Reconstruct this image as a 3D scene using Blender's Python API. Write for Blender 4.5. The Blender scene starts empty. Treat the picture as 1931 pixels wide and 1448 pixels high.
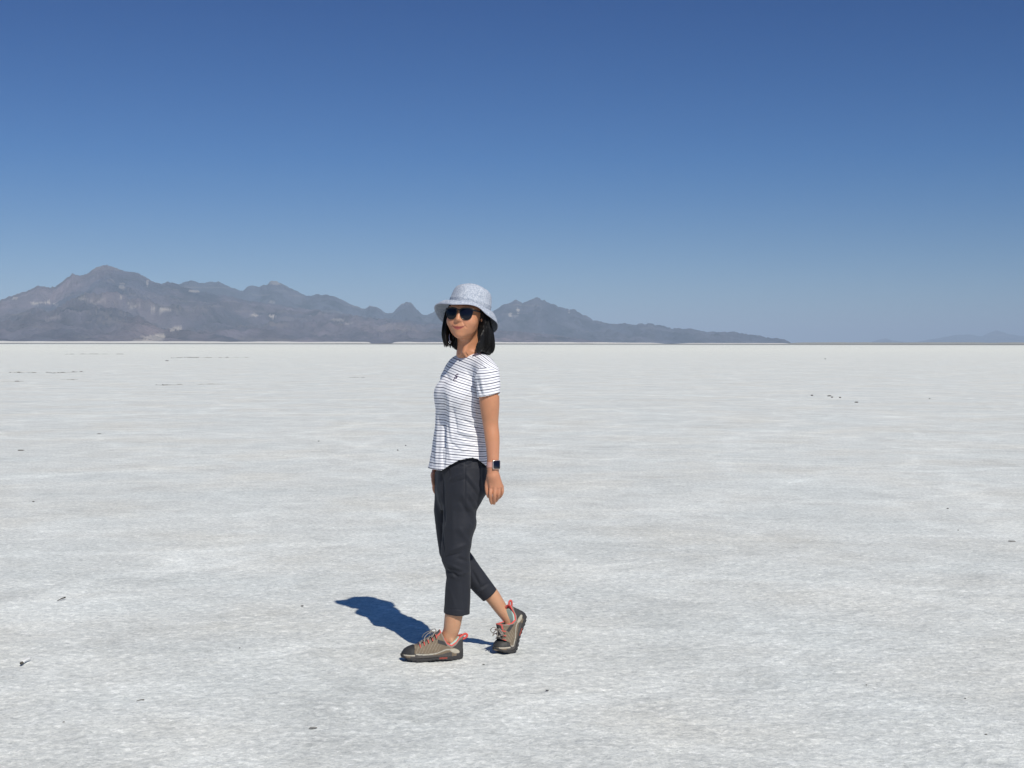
import bpy, math, random
import numpy as np
from mathutils import Vector, Matrix
random.seed(7); rng = np.random.default_rng(7)
R = math.radians
C = bpy.context.scene.collection
scene = bpy.context.scene

# ------------------------------------------------------------------ camera
F_PX, W_PX, H_PX = 2677.0, 1931.0, 1448.0
CAM_Z = 1.40
PITCH, ROLL = -1.616, 0.07
cam_d = bpy.data.cameras.new('camera'); cam = bpy.data.objects.new('camera', cam_d); C.objects.link(cam)
cam_d.sensor_width = 36.0; cam_d.lens = F_PX / W_PX * 36.0
cam_d.clip_start = 0.05; cam_d.clip_end = 300000
cam.location = (0, 0, CAM_Z)
CAM_ROT = Matrix.Rotation(R(90 + PITCH), 3, 'X') @ Matrix.Rotation(R(ROLL), 3, 'Z')
cam.rotation_euler = CAM_ROT.to_euler()
scene.camera = cam
scene.render.resolution_x = 1024; scene.render.resolution_y = 768

# ------------------------------------------------------------------ sky, sun, exposure
SUN_EL, SUN_DX, SUN_DY = 46.0, 0.41, -0.912          # direction towards the sun (right, behind the viewer)
w = bpy.data.worlds.new('World'); scene.world = w; w.use_nodes = True
nt = w.node_tree; nt.nodes.clear()
out = nt.nodes.new('ShaderNodeOutputWorld'); bg = nt.nodes.new('ShaderNodeBackground')
sky = nt.nodes.new('ShaderNodeTexSky'); sky.sky_type = 'NISHITA'; sky.sun_disc = False
sky.sun_elevation = R(SUN_EL); sky.sun_rotation = math.atan2(SUN_DX, SUN_DY)
sky.altitude = 2500; sky.air_density = 1.0; sky.dust_density = 0.0; sky.ozone_density = 4.0
SKY_STRENGTH = 0.085
bg.inputs['Strength'].default_value = SKY_STRENGTH
hs = nt.nodes.new('ShaderNodeHueSaturation'); hs.inputs['Saturation'].default_value = 1.15
nt.links.new(sky.outputs[0], hs.inputs['Color'])
tcw = nt.nodes.new('ShaderNodeTexCoord'); sep = nt.nodes.new('ShaderNodeSeparateXYZ'); nt.links.new(tcw.outputs['Generated'], sep.inputs[0])
cr_ = nt.nodes.new('ShaderNodeValToRGB'); nt.links.new(sep.outputs['Z'], cr_.inputs[0])
SKY_TINT = [(0, (.50, .60, .74)), (.04, (.47, .58, .72)), (.074, (.40, .54, .70)), (.129, (.25, .485, .71)), (.185, (.20, .43, .67)), (.24, (.17, .385, .635)), (.6, (.82, .90, .98))]
while len(cr_.color_ramp.elements) < len(SKY_TINT): cr_.color_ramp.elements.new(.5)
for k_, (p_, c_) in enumerate(SKY_TINT): cr_.color_ramp.elements[k_].position = p_; cr_.color_ramp.elements[k_].color = (*c_, 1)
mw = nt.nodes.new('ShaderNodeMix'); mw.data_type = 'RGBA'; mw.blend_type = 'MULTIPLY'; mw.inputs[0].default_value = 1
nt.links.new(hs.outputs[0], mw.inputs[6]); nt.links.new(cr_.outputs[0], mw.inputs[7]); nt.links.new(mw.outputs[2], bg.inputs[0])
nt.links.new(bg.outputs[0], out.inputs[0])
sl = bpy.data.lights.new('sun', 'SUN'); sl.energy = 4.3; sl.angle = R(0.53); sl.color = (1.0, 0.955, 0.86)
sun = bpy.data.objects.new('sun', sl); C.objects.link(sun)
ce = math.cos(R(SUN_EL))
sd = Vector((SUN_DX * ce, SUN_DY * ce, math.sin(R(SUN_EL))))
sun.rotation_euler = sd.to_track_quat('Z', 'Y').to_euler(); sun.location = (20, -40, 50)
scene.view_settings.view_transform = 'Standard'; scene.view_settings.look = 'None'
scene.view_settings.exposure = 0.0; scene.view_settings.gamma = 1.0
scene.render.engine = 'CYCLES'

# ------------------------------------------------------------------ helpers
Rm = np.array(CAM_ROT)
def P(u, v, Y):
    """point of the place seen at reference pixel (u, v), Y metres in front"""
    d = Rm @ np.array([(u - W_PX/2)/F_PX, -(v - H_PX/2)/F_PX, -1.0])
    return np.array([0, 0, CAM_Z]) + d * (Y / d[1])
def proj(p):
    q = (p - np.array([0, 0, CAM_Z])) @ Rm
    return W_PX/2 + F_PX*q[:, 0]/-q[:, 2], H_PX/2 - F_PX*q[:, 1]/-q[:, 2]
def ground_at(u, v):
    d = Rm @ np.array([(u - W_PX/2)/F_PX, -(v - H_PX/2)/F_PX, -1.0])
    return np.array([0, 0, CAM_Z]) + d * (-CAM_Z / d[2])
_T = rng.random((32, 32, 32))
def vnoise(p):
    i = np.floor(p).astype(int); f = p - i; f = f*f*(3-2*f)
    r = 0
    for a in (0, 1):
        for b in (0, 1):
            for c in (0, 1):
                wt = (f[..., 0] if a else 1-f[..., 0])*(f[..., 1] if b else 1-f[..., 1])*(f[..., 2] if c else 1-f[..., 2])
                r = r + wt*_T[(i[..., 0]+a) & 31, (i[..., 1]+b) & 31, (i[..., 2]+c) & 31]
    return r*2-1
def fbm(p, o=4):
    s = 0; a = 1.0; n = 0
    for k in range(o):
        s = s + a*vnoise(p*(2.03**k) + 7.3*k); n += a; a *= .5
    return s/n

def mesh_obj(name, V, F, mat, parent=None, smooth=True, attrs=None):
    me = bpy.data.meshes.new(name)
    V = np.asarray(V, dtype=np.float32)
    if isinstance(F, np.ndarray) and F.ndim == 2:
        n, k = F.shape
        me.vertices.add(len(V)); me.vertices.foreach_set('co', V.ravel())
        me.loops.add(n*k); me.loops.foreach_set('vertex_index', F.astype(np.int32).ravel())
        me.polygons.add(n); me.polygons.foreach_set('loop_start', np.arange(0, n*k, k, dtype=np.int32))
        me.update(calc_edges=True); me.validate()
    else:
        me.from_pydata(V.tolist(), [], [tuple(f) for f in F]); me.update()
    me.polygons.foreach_set('use_smooth', np.full(len(me.polygons), smooth))
    if attrs:
        for an, arr in attrs.items():
            arr = np.asarray(arr, dtype=np.float32)
            if arr.ndim == 1:
                a = me.attributes.new(an, 'FLOAT', 'POINT'); a.data.foreach_set('value', arr)
            else:
                a = me.attributes.new(an, 'FLOAT_COLOR', 'POINT')
                a.data.foreach_set('color', np.concatenate([arr, np.ones((len(arr), 1), np.float32)], 1).ravel())
    o = bpy.data.objects.new(name, me); C.objects.link(o)
    if mat: me.materials.append(mat)
    if parent is not None: o.parent = parent
    return o
def tag(o, label=None, cat=None, group=None, kind=None):
    if label: o['label'] = label
    if cat: o['category'] = cat
    if group: o['group'] = group
    if kind: o['kind'] = kind
    return o
def mat(name, col=(.5, .5, .5), rough=.6, spec=.5, metal=0.0, attr=None):
    m = bpy.data.materials.new(name); m.use_nodes = True
    b = m.node_tree.nodes['Principled BSDF']
    b.inputs['Base Color'].default_value = (*col, 1); b.inputs['Roughness'].default_value = rough
    b.inputs['Specular IOR Level'].default_value = spec; b.inputs['Metallic'].default_value = metal
    if attr:
        a = m.node_tree.nodes.new('ShaderNodeAttribute'); a.attribute_name = attr
        m.node_tree.links.new(a.outputs['Color'], b.inputs['Base Color'])
    return m
def N(m, t, **kw):
    n = m.node_tree.nodes.new(t)
    for k, v in kw.items():
        if k in n.inputs: n.inputs[k].default_value = v
        else: setattr(n, k, v)
    return n
def L(m, a, b): m.node_tree.links.new(a, b)
def bsdf(m): return m.node_tree.nodes['Principled BSDF']
def ramp(m, fac, stops):
    r = m.node_tree.nodes.new('ShaderNodeValToRGB'); L(m, fac, r.inputs[0])
    e = r.color_ramp.elements
    while len(e) < len(stops): e.new(.5)
    for k, (p, c) in enumerate(stops): e[k].position = p; e[k].color = (*c, 1)
    return r.outputs[0]
def add_bump(m, scale, strength, dist=.01, detail=4, prev=None):
    tc = N(m, 'ShaderNodeTexCoord'); n = N(m, 'ShaderNodeTexNoise', Scale=scale, Detail=detail)
    L(m, tc.outputs['Object'], n.inputs['Vector'])
    b = N(m, 'ShaderNodeBump', Strength=strength, Distance=dist); L(m, n.outputs[0], b.inputs['Height'])
    if prev: L(m, prev, b.inputs['Normal'])
    L(m, b.outputs[0], bsdf(m).inputs['Normal']); return n, b

# ---- implicit-surface modelling: a grid of distances, shapes blended into it, and a surface-net mesher
class Grid:
    def __init__(s, lo, hi, h):
        s.lo = np.array(lo, float); s.h = h
        s.n = np.ceil((np.array(hi)-s.lo)/h).astype(int)+1
        s.d = np.full(s.n, 1.0, np.float32)
    def box(s, lo, hi):
        a = np.clip(np.floor((np.array(lo)-s.lo)/s.h).astype(int), 0, s.n)
        b = np.clip(np.ceil((np.array(hi)-s.lo)/s.h).astype(int)+1, 0, s.n)
        if np.any(b <= a): return None, None
        g = np.meshgrid(*[s.lo[i]+s.h*np.arange(a[i], b[i]) for i in range(3)], indexing='ij')
        return tuple(slice(a[i], b[i]) for i in range(3)), np.stack(g, -1)
    def put(s, fn, lo, hi, k=0.0, sub=False):
        m = k+3*s.h
        sl_, p = s.box(np.array(lo)-m, np.array(hi)+m)
        if sl_ is None: return
        d = fn(p); a = s.d[sl_]
        if sub:
            d = -d
            if k > 0:
                hh = np.maximum(k-np.abs(a-d), 0)/k; r = np.maximum(a, d)+hh*hh*k/4
            else: r = np.maximum(a, d)
        elif k > 0:
            hh = np.maximum(k-np.abs(a-d), 0)/k; r = np.minimum(a, d)-hh*hh*k/4
        else: r = np.minimum(a, d)
        s.d[sl_] = r
    def cone(s, a, b, r1, r2, k=.01, sub=False):
        a = np.array(a, float); b = np.array(b, float); ba = b-a; L2 = ba@ba
        def fn(p):
            t = np.clip(((p-a)@ba)/L2, 0, 1)
            return np.linalg.norm(p-a-t[..., None]*ba, axis=-1)-(r1+(r2-r1)*t)
        r = max(r1, r2); s.put(fn, np.minimum(a, b)-r, np.maximum(a, b)+r, k, sub)
    def chain(s, pts, rs, k=.01, n=5):
        """one smooth limb through the points, with a radius at each"""
        q = [np.array([*p, r]) for p, r in zip(pts, rs)]; m = len(q); o = []
        for i in range(m-1):
            p0, p1, p2, p3 = q[max(i-1, 0)], q[i], q[i+1], q[min(i+2, m-1)]
            for j in range(n):
                t = j/n; o.append(.5*((2*p1)+(-p0+p2)*t+(2*p0-5*p1+4*p2-p3)*t*t+(-p0+3*p1-3*p2+p3)*t**3))
        o.append(q[-1]); o = np.array(o)
        def fn(p):
            d = np.full(p.shape[:3], 9.0)
            for a, b in zip(o[:-1], o[1:]):
                ba = b[:3]-a[:3]; t = np.clip(((p-a[:3])@ba)/(ba@ba), 0, 1)
                d = np.minimum(d, np.linalg.norm(p-a[:3]-t[..., None]*ba, axis=-1)-(a[3]+(b[3]-a[3])*t))
            return d
        r = o[:, 3].max(); s.put(fn, o[:, :3].min(0)-r, o[:, :3].max(0)+r, k)
    def ell(s, c, r, M=None, k=.01, sub=False):
        c = np.array(c, float); r = np.array(r, float); M = np.eye(3) if M is None else M
        def fn(p):
            q = (p-c)@M.T
            k0 = np.linalg.norm(q/r, axis=-1); k1 = np.linalg.norm(q/(r*r), axis=-1)+1e-9
            return k0*(k0-1)/k1
        e = np.sqrt(((M.T*r)**2).sum(1)); s.put(fn, c-e, c+e, k, sub)
    def column(s, rows, wdir, ratio, k=.01, fn_only=False, smooth=5):
        """upright tube; rows = (v, uL, uR, Y[, ratio]) silhouettes; wdir = its wide axis in plan"""
        rows = sorted(rows, key=lambda r: -r[0])
        pts = []
        wx, wy = np.array(wdir)/np.hypot(*wdir)
        for r in rows:
            v, uL, uR, Y = r[:4]; rt = r[4] if len(r) > 4 else ratio
            A = P(uL, v, Y); B = P(uR, v, Y); hw = (B[0]-A[0])/2
            a = hw/math.sqrt(wx*wx+rt*rt*wy*wy)
            pts.append(((A[2]+B[2])/2, (A[0]+B[0])/2, Y, a, a*rt))
        t = np.array(pts); zs = np.linspace(t[0, 0], t[-1, 0], 240)
        tab = np.stack([np.interp(zs, t[:, 0], t[:, i]) for i in range(1, 5)], 1)
        ker = np.hanning(2*smooth+3)[1:-1]; ker /= ker.sum()
        pad = np.pad(tab, ((smooth, smooth), (0, 0)), 'edge'); 
        tab = np.stack([np.convolve(pad[:, i], ker, 'valid') for i in range(4)], 1)
        z0, z1 = zs[0], zs[-1]
        def fn(p):
            z = p[..., 2]; cx, cy, a, b = [np.interp(z, zs, tab[:, i]) for i in range(4)]
            dx = p[..., 0]-cx; dy = p[..., 1]-cy
            q1 = dx*wx+dy*wy; q2 = -dx*wy+dy*wx
            k0 = np.hypot(q1/a, q2/b); k1 = np.hypot(q1/a**2, q2/b**2)+1e-9
            return np.maximum(k0*(k0-1)/k1, np.maximum(z-z1, z0-z))
        if fn_only: return fn
        m = tab[:, 2].max()
        s.put(fn, (tab[:, 0].min()-m, tab[:, 1].min()-m, z0), (tab[:, 0].max()+m, tab[:, 1].max()+m, z1), k)
    def all_pts(s):
        return s.box(s.lo-1, s.lo+s.h*s.n+1)[1]
    def mesh(s):
        d = s.d; neg = (d < 0)
        nx, ny, nz = [n-1 for n in s.n]
        cnt = np.zeros((nx, ny, nz), np.uint8)
        for a in (0, 1):
            for b in (0, 1):
                for c in (0, 1): cnt += neg[a:a+nx, b:b+ny, c:c+nz]
        idx = np.argwhere((cnt > 0) & (cnt < 8)); n = len(idx)
        vid = np.full((nx, ny, nz), -1, np.int32); vid[tuple(idx.T)] = np.arange(n)
        acc = np.zeros((n, 3)); c_ = np.zeros(n)
        val = {}
        for a in (0, 1):
            for b in (0, 1):
                for c in (0, 1): val[(a, b, c)] = d[idx[:, 0]+a, idx[:, 1]+b, idx[:, 2]+c]
        for ax in range(3):
            for o1 in (0, 1):
                for o2 in (0, 1):
                    k0 = [0, 0, 0]; oth = [i for i in range(3) if i != ax]
                    k0[oth[0]] = o1; k0[oth[1]] = o2; k1 = list(k0); k1[ax] = 1
                    A = val[tuple(k0)]; B = val[tuple(k1)]; m = (A < 0) != (B < 0)
                    t = np.where(m, A/np.where(m, A-B, 1), 0)
                    pos = np.tile(np.array(k0, float), (n, 1)); pos[:, ax] += t
                    acc[m] += pos[m]; c_[m] += 1
        V = s.lo+s.h*(idx+acc/c_[:, None])
        Fs = []
        for ax in range(3):
            o = [i for i in range(3) if i != ax]
            s0 = [slice(None)]*3; s1 = [slice(None)]*3; s0[ax] = slice(0, -1); s1[ax] = slice(1, None)
            df = neg[tuple(s0)] != neg[tuple(s1)]
            e = np.argwhere(df)
            ok = np.all([(e[:, q] > 0) & (e[:, q] < s.n[q]-1) for q in o], axis=0); e = e[ok]
            q = []
            for (i, j) in ((1, 1), (0, 1), (0, 0), (1, 0)):
                cc = e.copy(); cc[:, o[0]] -= i; cc[:, o[1]] -= j; q.append(vid[tuple(cc.T)])
            q = np.stack(q, 1)
            inside0 = neg[tuple(e.T)]
            flip = inside0 if ax != 1 else ~inside0
            q[~flip] = q[~flip][:, ::-1]
            Fs.append(q)
        return V, np.concatenate(Fs)
def vnormals(V, F):
    n = np.cross(V[F[:, 2]]-V[F[:, 0]], V[F[:, 3]]-V[F[:, 1]])
    r = np.zeros_like(V)
    for i in range(4): np.add.at(r, F[:, i], n)
    return r/(np.linalg.norm(r, axis=1)[:, None]+1e-12)
def relax(V, F, it=2, lam=.5):
    for _ in range(it):
        acc = np.zeros_like(V); c = np.zeros(len(V))
        for i in range(4):
            a = F[:, i]; b = F[:, (i+1) % 4]
            np.add.at(acc, a, V[b]); np.add.at(acc, b, V[a]); np.add.at(c, a, 1); np.add.at(c, b, 1)
        V = V+lam*(acc/np.maximum(c, 1)[:, None]-V)
    return V
def folds(V, Nn, lst):
    """soft creases: (u0, v0, u1, v1, half width in mm, depth in mm; + is a ridge)"""
    u, v = proj(V); amp = np.zeros(len(V)); face = np.clip(-Nn[:, 1]*2+.3, 0, 1)
    for (u0, v0, u1, v1, wd, am) in lst:
        a = np.array([u0, v0]); ba = np.array([u1-u0, v1-v0], float); q = np.stack([u, v], 1)-a
        t = (q@ba)/(ba@ba); tc = np.clip(t, 0, 1); dd = np.linalg.norm(q-tc[:, None]*ba, axis=1)/.43
        end = np.clip(1-np.abs(tc*2-1)**3, 0, 1)
        amp += am*.00135*np.exp(-(dd/wd)**2)*(.25+.75*end)
    return V+Nn*(amp*face)[:, None]

def sample(G, d, p):
    q = (p-G.lo)/G.h; i = np.clip(np.floor(q).astype(int), 0, np.array(G.n)-2); f = np.clip(q-i, 0, 1); r = 0
    for a in (0, 1):
        for b in (0, 1):
            for c in (0, 1):
                r = r+(f[:, 0] if a else 1-f[:, 0])*(f[:, 1] if b else 1-f[:, 1])*(f[:, 2] if c else 1-f[:, 2])*d[i[:, 0]+a, i[:, 1]+b, i[:, 2]+c]
    out = np.any((q < 0) | (q > np.array(G.n)-1), axis=1); return np.where(out, 9., r)
def tuck(V, solids, region, gap=.0075):
    """keep skin under cloth: push vertices to at least gap below the cloth surface"""
    V = V.copy()
    for _ in range(4):
        f = lambda p: np.min([sample(g, d, p) for g, d in solids], axis=0)
        D = f(V); m = region(V) & (D > -gap) & (D < .035)
        if not m.any(): break
        p = V[m]; e = .003; g = np.stack([f(p+np.eye(3)[i]*e)-f(p-np.eye(3)[i]*e) for i in range(3)], 1)/(2*e)
        g /= np.linalg.norm(g, axis=1)[:, None]+1e-6; V[m] = p-g*(D[m]+gap)[:, None]*.9
    return V
def tube(pts, r, seg=8, closed=False, flat=None):
    """tube along a polyline, r scalar or per point; returns V, F"""
    pts = np.array(pts, float); n = len(pts); r = np.full(n, r) if np.isscalar(r) else np.array(r)
    V = []; F = []; prev = None
    for i in range(n):
        t = pts[(i+1) % n]-pts[i-1] if closed else pts[min(i+1, n-1)]-pts[max(i-1, 0)]
        t = t/(np.linalg.norm(t)+1e-12)
        a = np.cross(t, [0, 0, 1]) if prev is None else prev-t*(prev@t)
        if np.linalg.norm(a) < 1e-4: a = np.cross(t, [1, 0, 0])
        a = a/np.linalg.norm(a); b = np.cross(t, a); prev = a
        for k in range(seg):
            th = 2*math.pi*k/seg
            V.append(pts[i]+r[i]*(math.cos(th)*a+(flat or 1)*math.sin(th)*b))
    for i in range(n if closed else n-1):
        j = (i+1) % n
        for k in range(seg):
            F.append((i*seg+k, i*seg+(k+1) % seg, j*seg+(k+1) % seg, j*seg+k))
    if not closed:
        F.append(tuple(range(seg-1, -1, -1))); F.append(tuple((n-1)*seg+k for k in range(seg)))
    return V, F
def spline(pts, n=30, closed=False):
    pts = [np.array(p, float) for p in pts]; m = len(pts); o = []
    segs = m if closed else m-1
    for s_ in range(segs):
        g = (lambda i: pts[i % m]) if closed else (lambda i: pts[min(max(i, 0), m-1)])
        p0, p1, p2, p3 = g(s_-1), g(s_), g(s_+1), g(s_+2)
        q = max(2, n//segs)
        for k in range(q):
            t = k/q; o.append(.5*((2*p1)+(-p0+p2)*t+(2*p0-5*p1+4*p2-p3)*t*t+(-p0+3*p1-3*p2+p3)*t**3))
    if not closed: o.append(pts[-1])
    return o
def merge(parts):
    V = []; F = []
    for v, f in parts:
        b = len(V); V += [tuple(x) for x in v]; F += [tuple(i+b for i in q) for q in f]
    return V, F

# ================================================================== THE SETTING
# ---- salt crust: one sheet out to the horizon, finely relieved near the viewer
ys = [-30.0, -10, 0, 2.0, 3.5]
y = 4.2
while y < 75000:
    ys.append(y); y += max(.016, .0035*(y-2)) if y < 12 else (.02*(y-8) if y < 60 else .06*y)
ys = np.array(ys+[76000.0])
xs = np.arange(0, 3.0, .02).tolist(); x = 3.0; st = .02
while x < 70000: xs.append(x); st = min(st*1.13, x*.25); x += st
xs = np.array(xs); xs = np.concatenate([-xs[:0:-1], xs])
GX, GY = np.meshgrid(xs, ys, indexing='ij')
pp = np.stack([GX, GY, 0*GX], -1)
fade = np.clip(1.6-np.hypot(GX, GY)/14, 0, 1)
cr = np.abs(fbm(pp*[5.0, 7.0, 1], 3)); crust = np.clip(.10-cr, 0, .1)*10
GZ = fade*(.0035*fbm(pp*3.1, 3)+.0018*fbm(pp*[13, 15, 1], 3)+.0042*fbm(pp*34, 2)+.0035*crust*np.clip(fbm(pp*.8+9, 2)*2+.2, 0, 1))-.002
nx_, ny_ = GX.shape
ii, jj = np.meshgrid(np.arange(nx_-1), np.arange(ny_-1), indexing='ij'); q0 = (ii*ny_+jj).ravel()
GF = np.stack([q0, q0+ny_, q0+ny_+1, q0+1], 1)
salt = mat('salt_crust', rough=.75, spec=.25); b = bsdf(salt)
tc = N(salt, 'ShaderNodeTexCoord')
def salt_map(sx=1, sy=1, rot=0):
    mp = N(salt, 'ShaderNodeMapping'); mp.inputs['Scale'].default_value = (sx, sy, 1); mp.inputs['Rotation'].default_value = (0, 0, R(rot)); L(salt, tc.outputs['Object'], mp.inputs[0]); return mp.outputs[0]
def salt_noise(scale, detail, sx=1, sy=1, rough=.6, rot=0, dist=0):
    n = N(salt, 'ShaderNodeTexNoise', Scale=scale, Detail=detail, Roughness=rough, Distortion=dist); L(salt, salt_map(sx, sy, rot), n.inputs['Vector']); return n.outputs[0]
def times(a, c):
    m_ = N(salt, 'ShaderNodeMix', data_type='RGBA', blend_type='MULTIPLY'); m_.inputs[0].default_value = 1; L(salt, a, m_.inputs[6]); L(salt, c, m_.inputs[7]); return m_.outputs[2]
n1 = salt_noise(30, 6, 1, 1.15, .70, 24, .3)                                    # grainy crust, slightly combed by the wind
c = ramp(salt, n1, [(.33, (.51, .525, .52)), (.45, (.64, .655, .642)), (.53, (.70, .713, .694)), (.61, (.81, .818, .80)), (.70, (.98, .98, .97))])  # brightest grains are salt sparkle painted into the colour
n1b = salt_noise(4.5, 5, 1, 1.3, .65, 20, .4)
c = times(c, ramp(salt, n1b, [(.30, (.90, .90, .90)), (.48, (1, 1, 1)), (.68, (1.08, 1.08, 1.08))]))
n2 = salt_noise(.55, 3)
c = times(c, ramp(salt, n2, [(.35, (.975, .99, 1.0)), (.5, (1, 1, 1)), (.66, (1.0, .98, .955))]))
n5 = salt_noise(.42, 7, .55, 1.3, .78, 4, .6)                                   # broad crust patches
c = times(c, ramp(salt, n5, [(.30, (.90, .90, .90)), (.42, (.975, .975, .975)), (.55, (1.01, 1.01, 1.01)), (.70, (1.08, 1.08, 1.08))]))
n8 = salt_noise(1.3, 6, .9, .8, .72, -6, .5)
c = times(c, ramp(salt, n8, [(.32, (.88, .88, .88)), (.44, (.97, .97, .97)), (.56, (1.01, 1.01, 1.01)), (.68, (1.11, 1.11, 1.11))]))
n6 = salt_noise(90, 3, 1, 1.2, .75)
c = times(c, ramp(salt, n6, [(.30, (.74, .75, .75)), (.44, (.97, .97, .97)), (.58, (1.02, 1.02, 1.02)), (.72, (1.30, 1.30, 1.29))]))  # bright end paints finer sparkle, dark end is grain
for vs, st_v in ((.16, .085), (.55, .075)):                                        # pressure ridges: thin whiter lines round wide polygons
    vm = N(salt, 'ShaderNodeVectorMath', operation='ADD'); nv = N(salt, 'ShaderNodeTexNoise', Scale=.8 if vs < .3 else 2.0, Detail=5.0, Roughness=.65); L(salt, tc.outputs['Object'], nv.inputs['Vector'])
    sc = N(salt, 'ShaderNodeVectorMath', operation='SCALE'); sc.inputs['Scale'].default_value = 1.6 if vs < .3 else .6; L(salt, nv.outputs['Color'], sc.inputs[0])
    L(salt, tc.outputs['Object'], vm.inputs[0]); L(salt, sc.outputs[0], vm.inputs[1])
    vo = N(salt, 'ShaderNodeTexVoronoi', Scale=vs, feature='DISTANCE_TO_EDGE'); L(salt, vm.outputs[0], vo.inputs['Vector'])
    c = times(c, ramp(salt, vo.outputs['Distance'], [(0, (1+st_v,)*3), (.012 if vs < .3 else .02, (1+st_v*.6,)*3), (.03 if vs < .3 else .05, (1, 1, 1)), (1, (1, 1, 1))]))
sp_ = N(salt, 'ShaderNodeSeparateXYZ'); L(salt, tc.outputs['Object'], sp_.inputs[0])              # whiter, slightly warmer colour far out on the pan
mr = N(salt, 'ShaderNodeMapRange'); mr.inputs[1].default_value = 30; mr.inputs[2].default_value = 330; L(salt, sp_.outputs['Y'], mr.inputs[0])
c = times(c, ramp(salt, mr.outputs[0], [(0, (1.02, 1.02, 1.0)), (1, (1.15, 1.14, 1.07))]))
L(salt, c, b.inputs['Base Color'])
b1 = N(salt, 'ShaderNodeBump', Strength=.65, Distance=.010); L(salt, n1, b1.inputs['Height'])
b2 = N(salt, 'ShaderNodeBump', Strength=.6, Distance=.005); L(salt, n6, b2.inputs['Height']); L(salt, b1.outputs[0], b2.inputs['Normal'])
L(salt, b2.outputs[0], b.inputs['Normal'])
ground = mesh_obj('salt_ground', np.stack([GX, GY, GZ], -1).reshape(-1, 3), GF, salt)
tag(ground, 'flat white salt crust reaching to the horizon', 'ground', kind='structure')

# ---- low banks and a mirage strip far out at the edge of the salt
def bank(name, Y, rows, m, label):
    us = np.arange(rows[0][0], rows[-1][0]+1, 6.0); hh = np.interp(us, [r[0] for r in rows], [r[1] for r in rows])
    hh = hh*(1+.16*fbm(np.stack([us*.03, us*0, us*0+Y*.01], 1), 4))
    V = []; prof = [(-.35, 0), (-.2, .55), (0, 1), (.25, .9), (.6, 0)]
    for u_, h_ in zip(us, hh):
        xx = (u_-W_PX/2)/F_PX*Y
        for (t, k) in prof: V.append((xx*(1+t*.2), Y*(1+t*.2), h_/F_PX*Y*k-.3))
    n = len(prof); F = [(i*n+k, (i+1)*n+k, (i+1)*n+k+1, i*n+k+1) for i in range(len(us)-1) for k in range(n-1)]
    o = mesh_obj(name, V, F, m); tag(o, label, 'terrain', kind='structure'); return o
mirage_dark = mat('mirage_dark', (.23, .22, .195), .9, .1)
salt2 = mat('far_salt', (.78, .74, .66), .8, .1); add_bump(salt2, .02, .3, 3)
clay = mat('clay', (.36, .35, .30), .9, .1)
bank('mirage_strip', 3600, [(-900, 2.0), (600, 1.9), (700, 2.1), (1500, 2.0), (2900, 2.3)], mirage_dark, 'thin dark mirage line at the far edge of the salt, shaped as a low strip')  # raised strip imitating the dark mirage line
bank('salt_bank', 4800, [(-900, 5.2), (300, 5.0), (500, 4.6), (660, 4.6), (695, 4.4), (702, .5), (735, .5), (745, 4.4), (900, 4.3), (1150, 4.2), (1230, 3.4), (1260, 1.2), (1300, 3.0), (1480, 3.0), (1500, .4), (2900, .3)], salt2, 'pale salt shore below the mountains')
bank('clay_shore', 5600, [(1440, .3), (1520, 4.6), (2900, 4.8)], clay, 'grey green shore at the right of the horizon')

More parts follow.
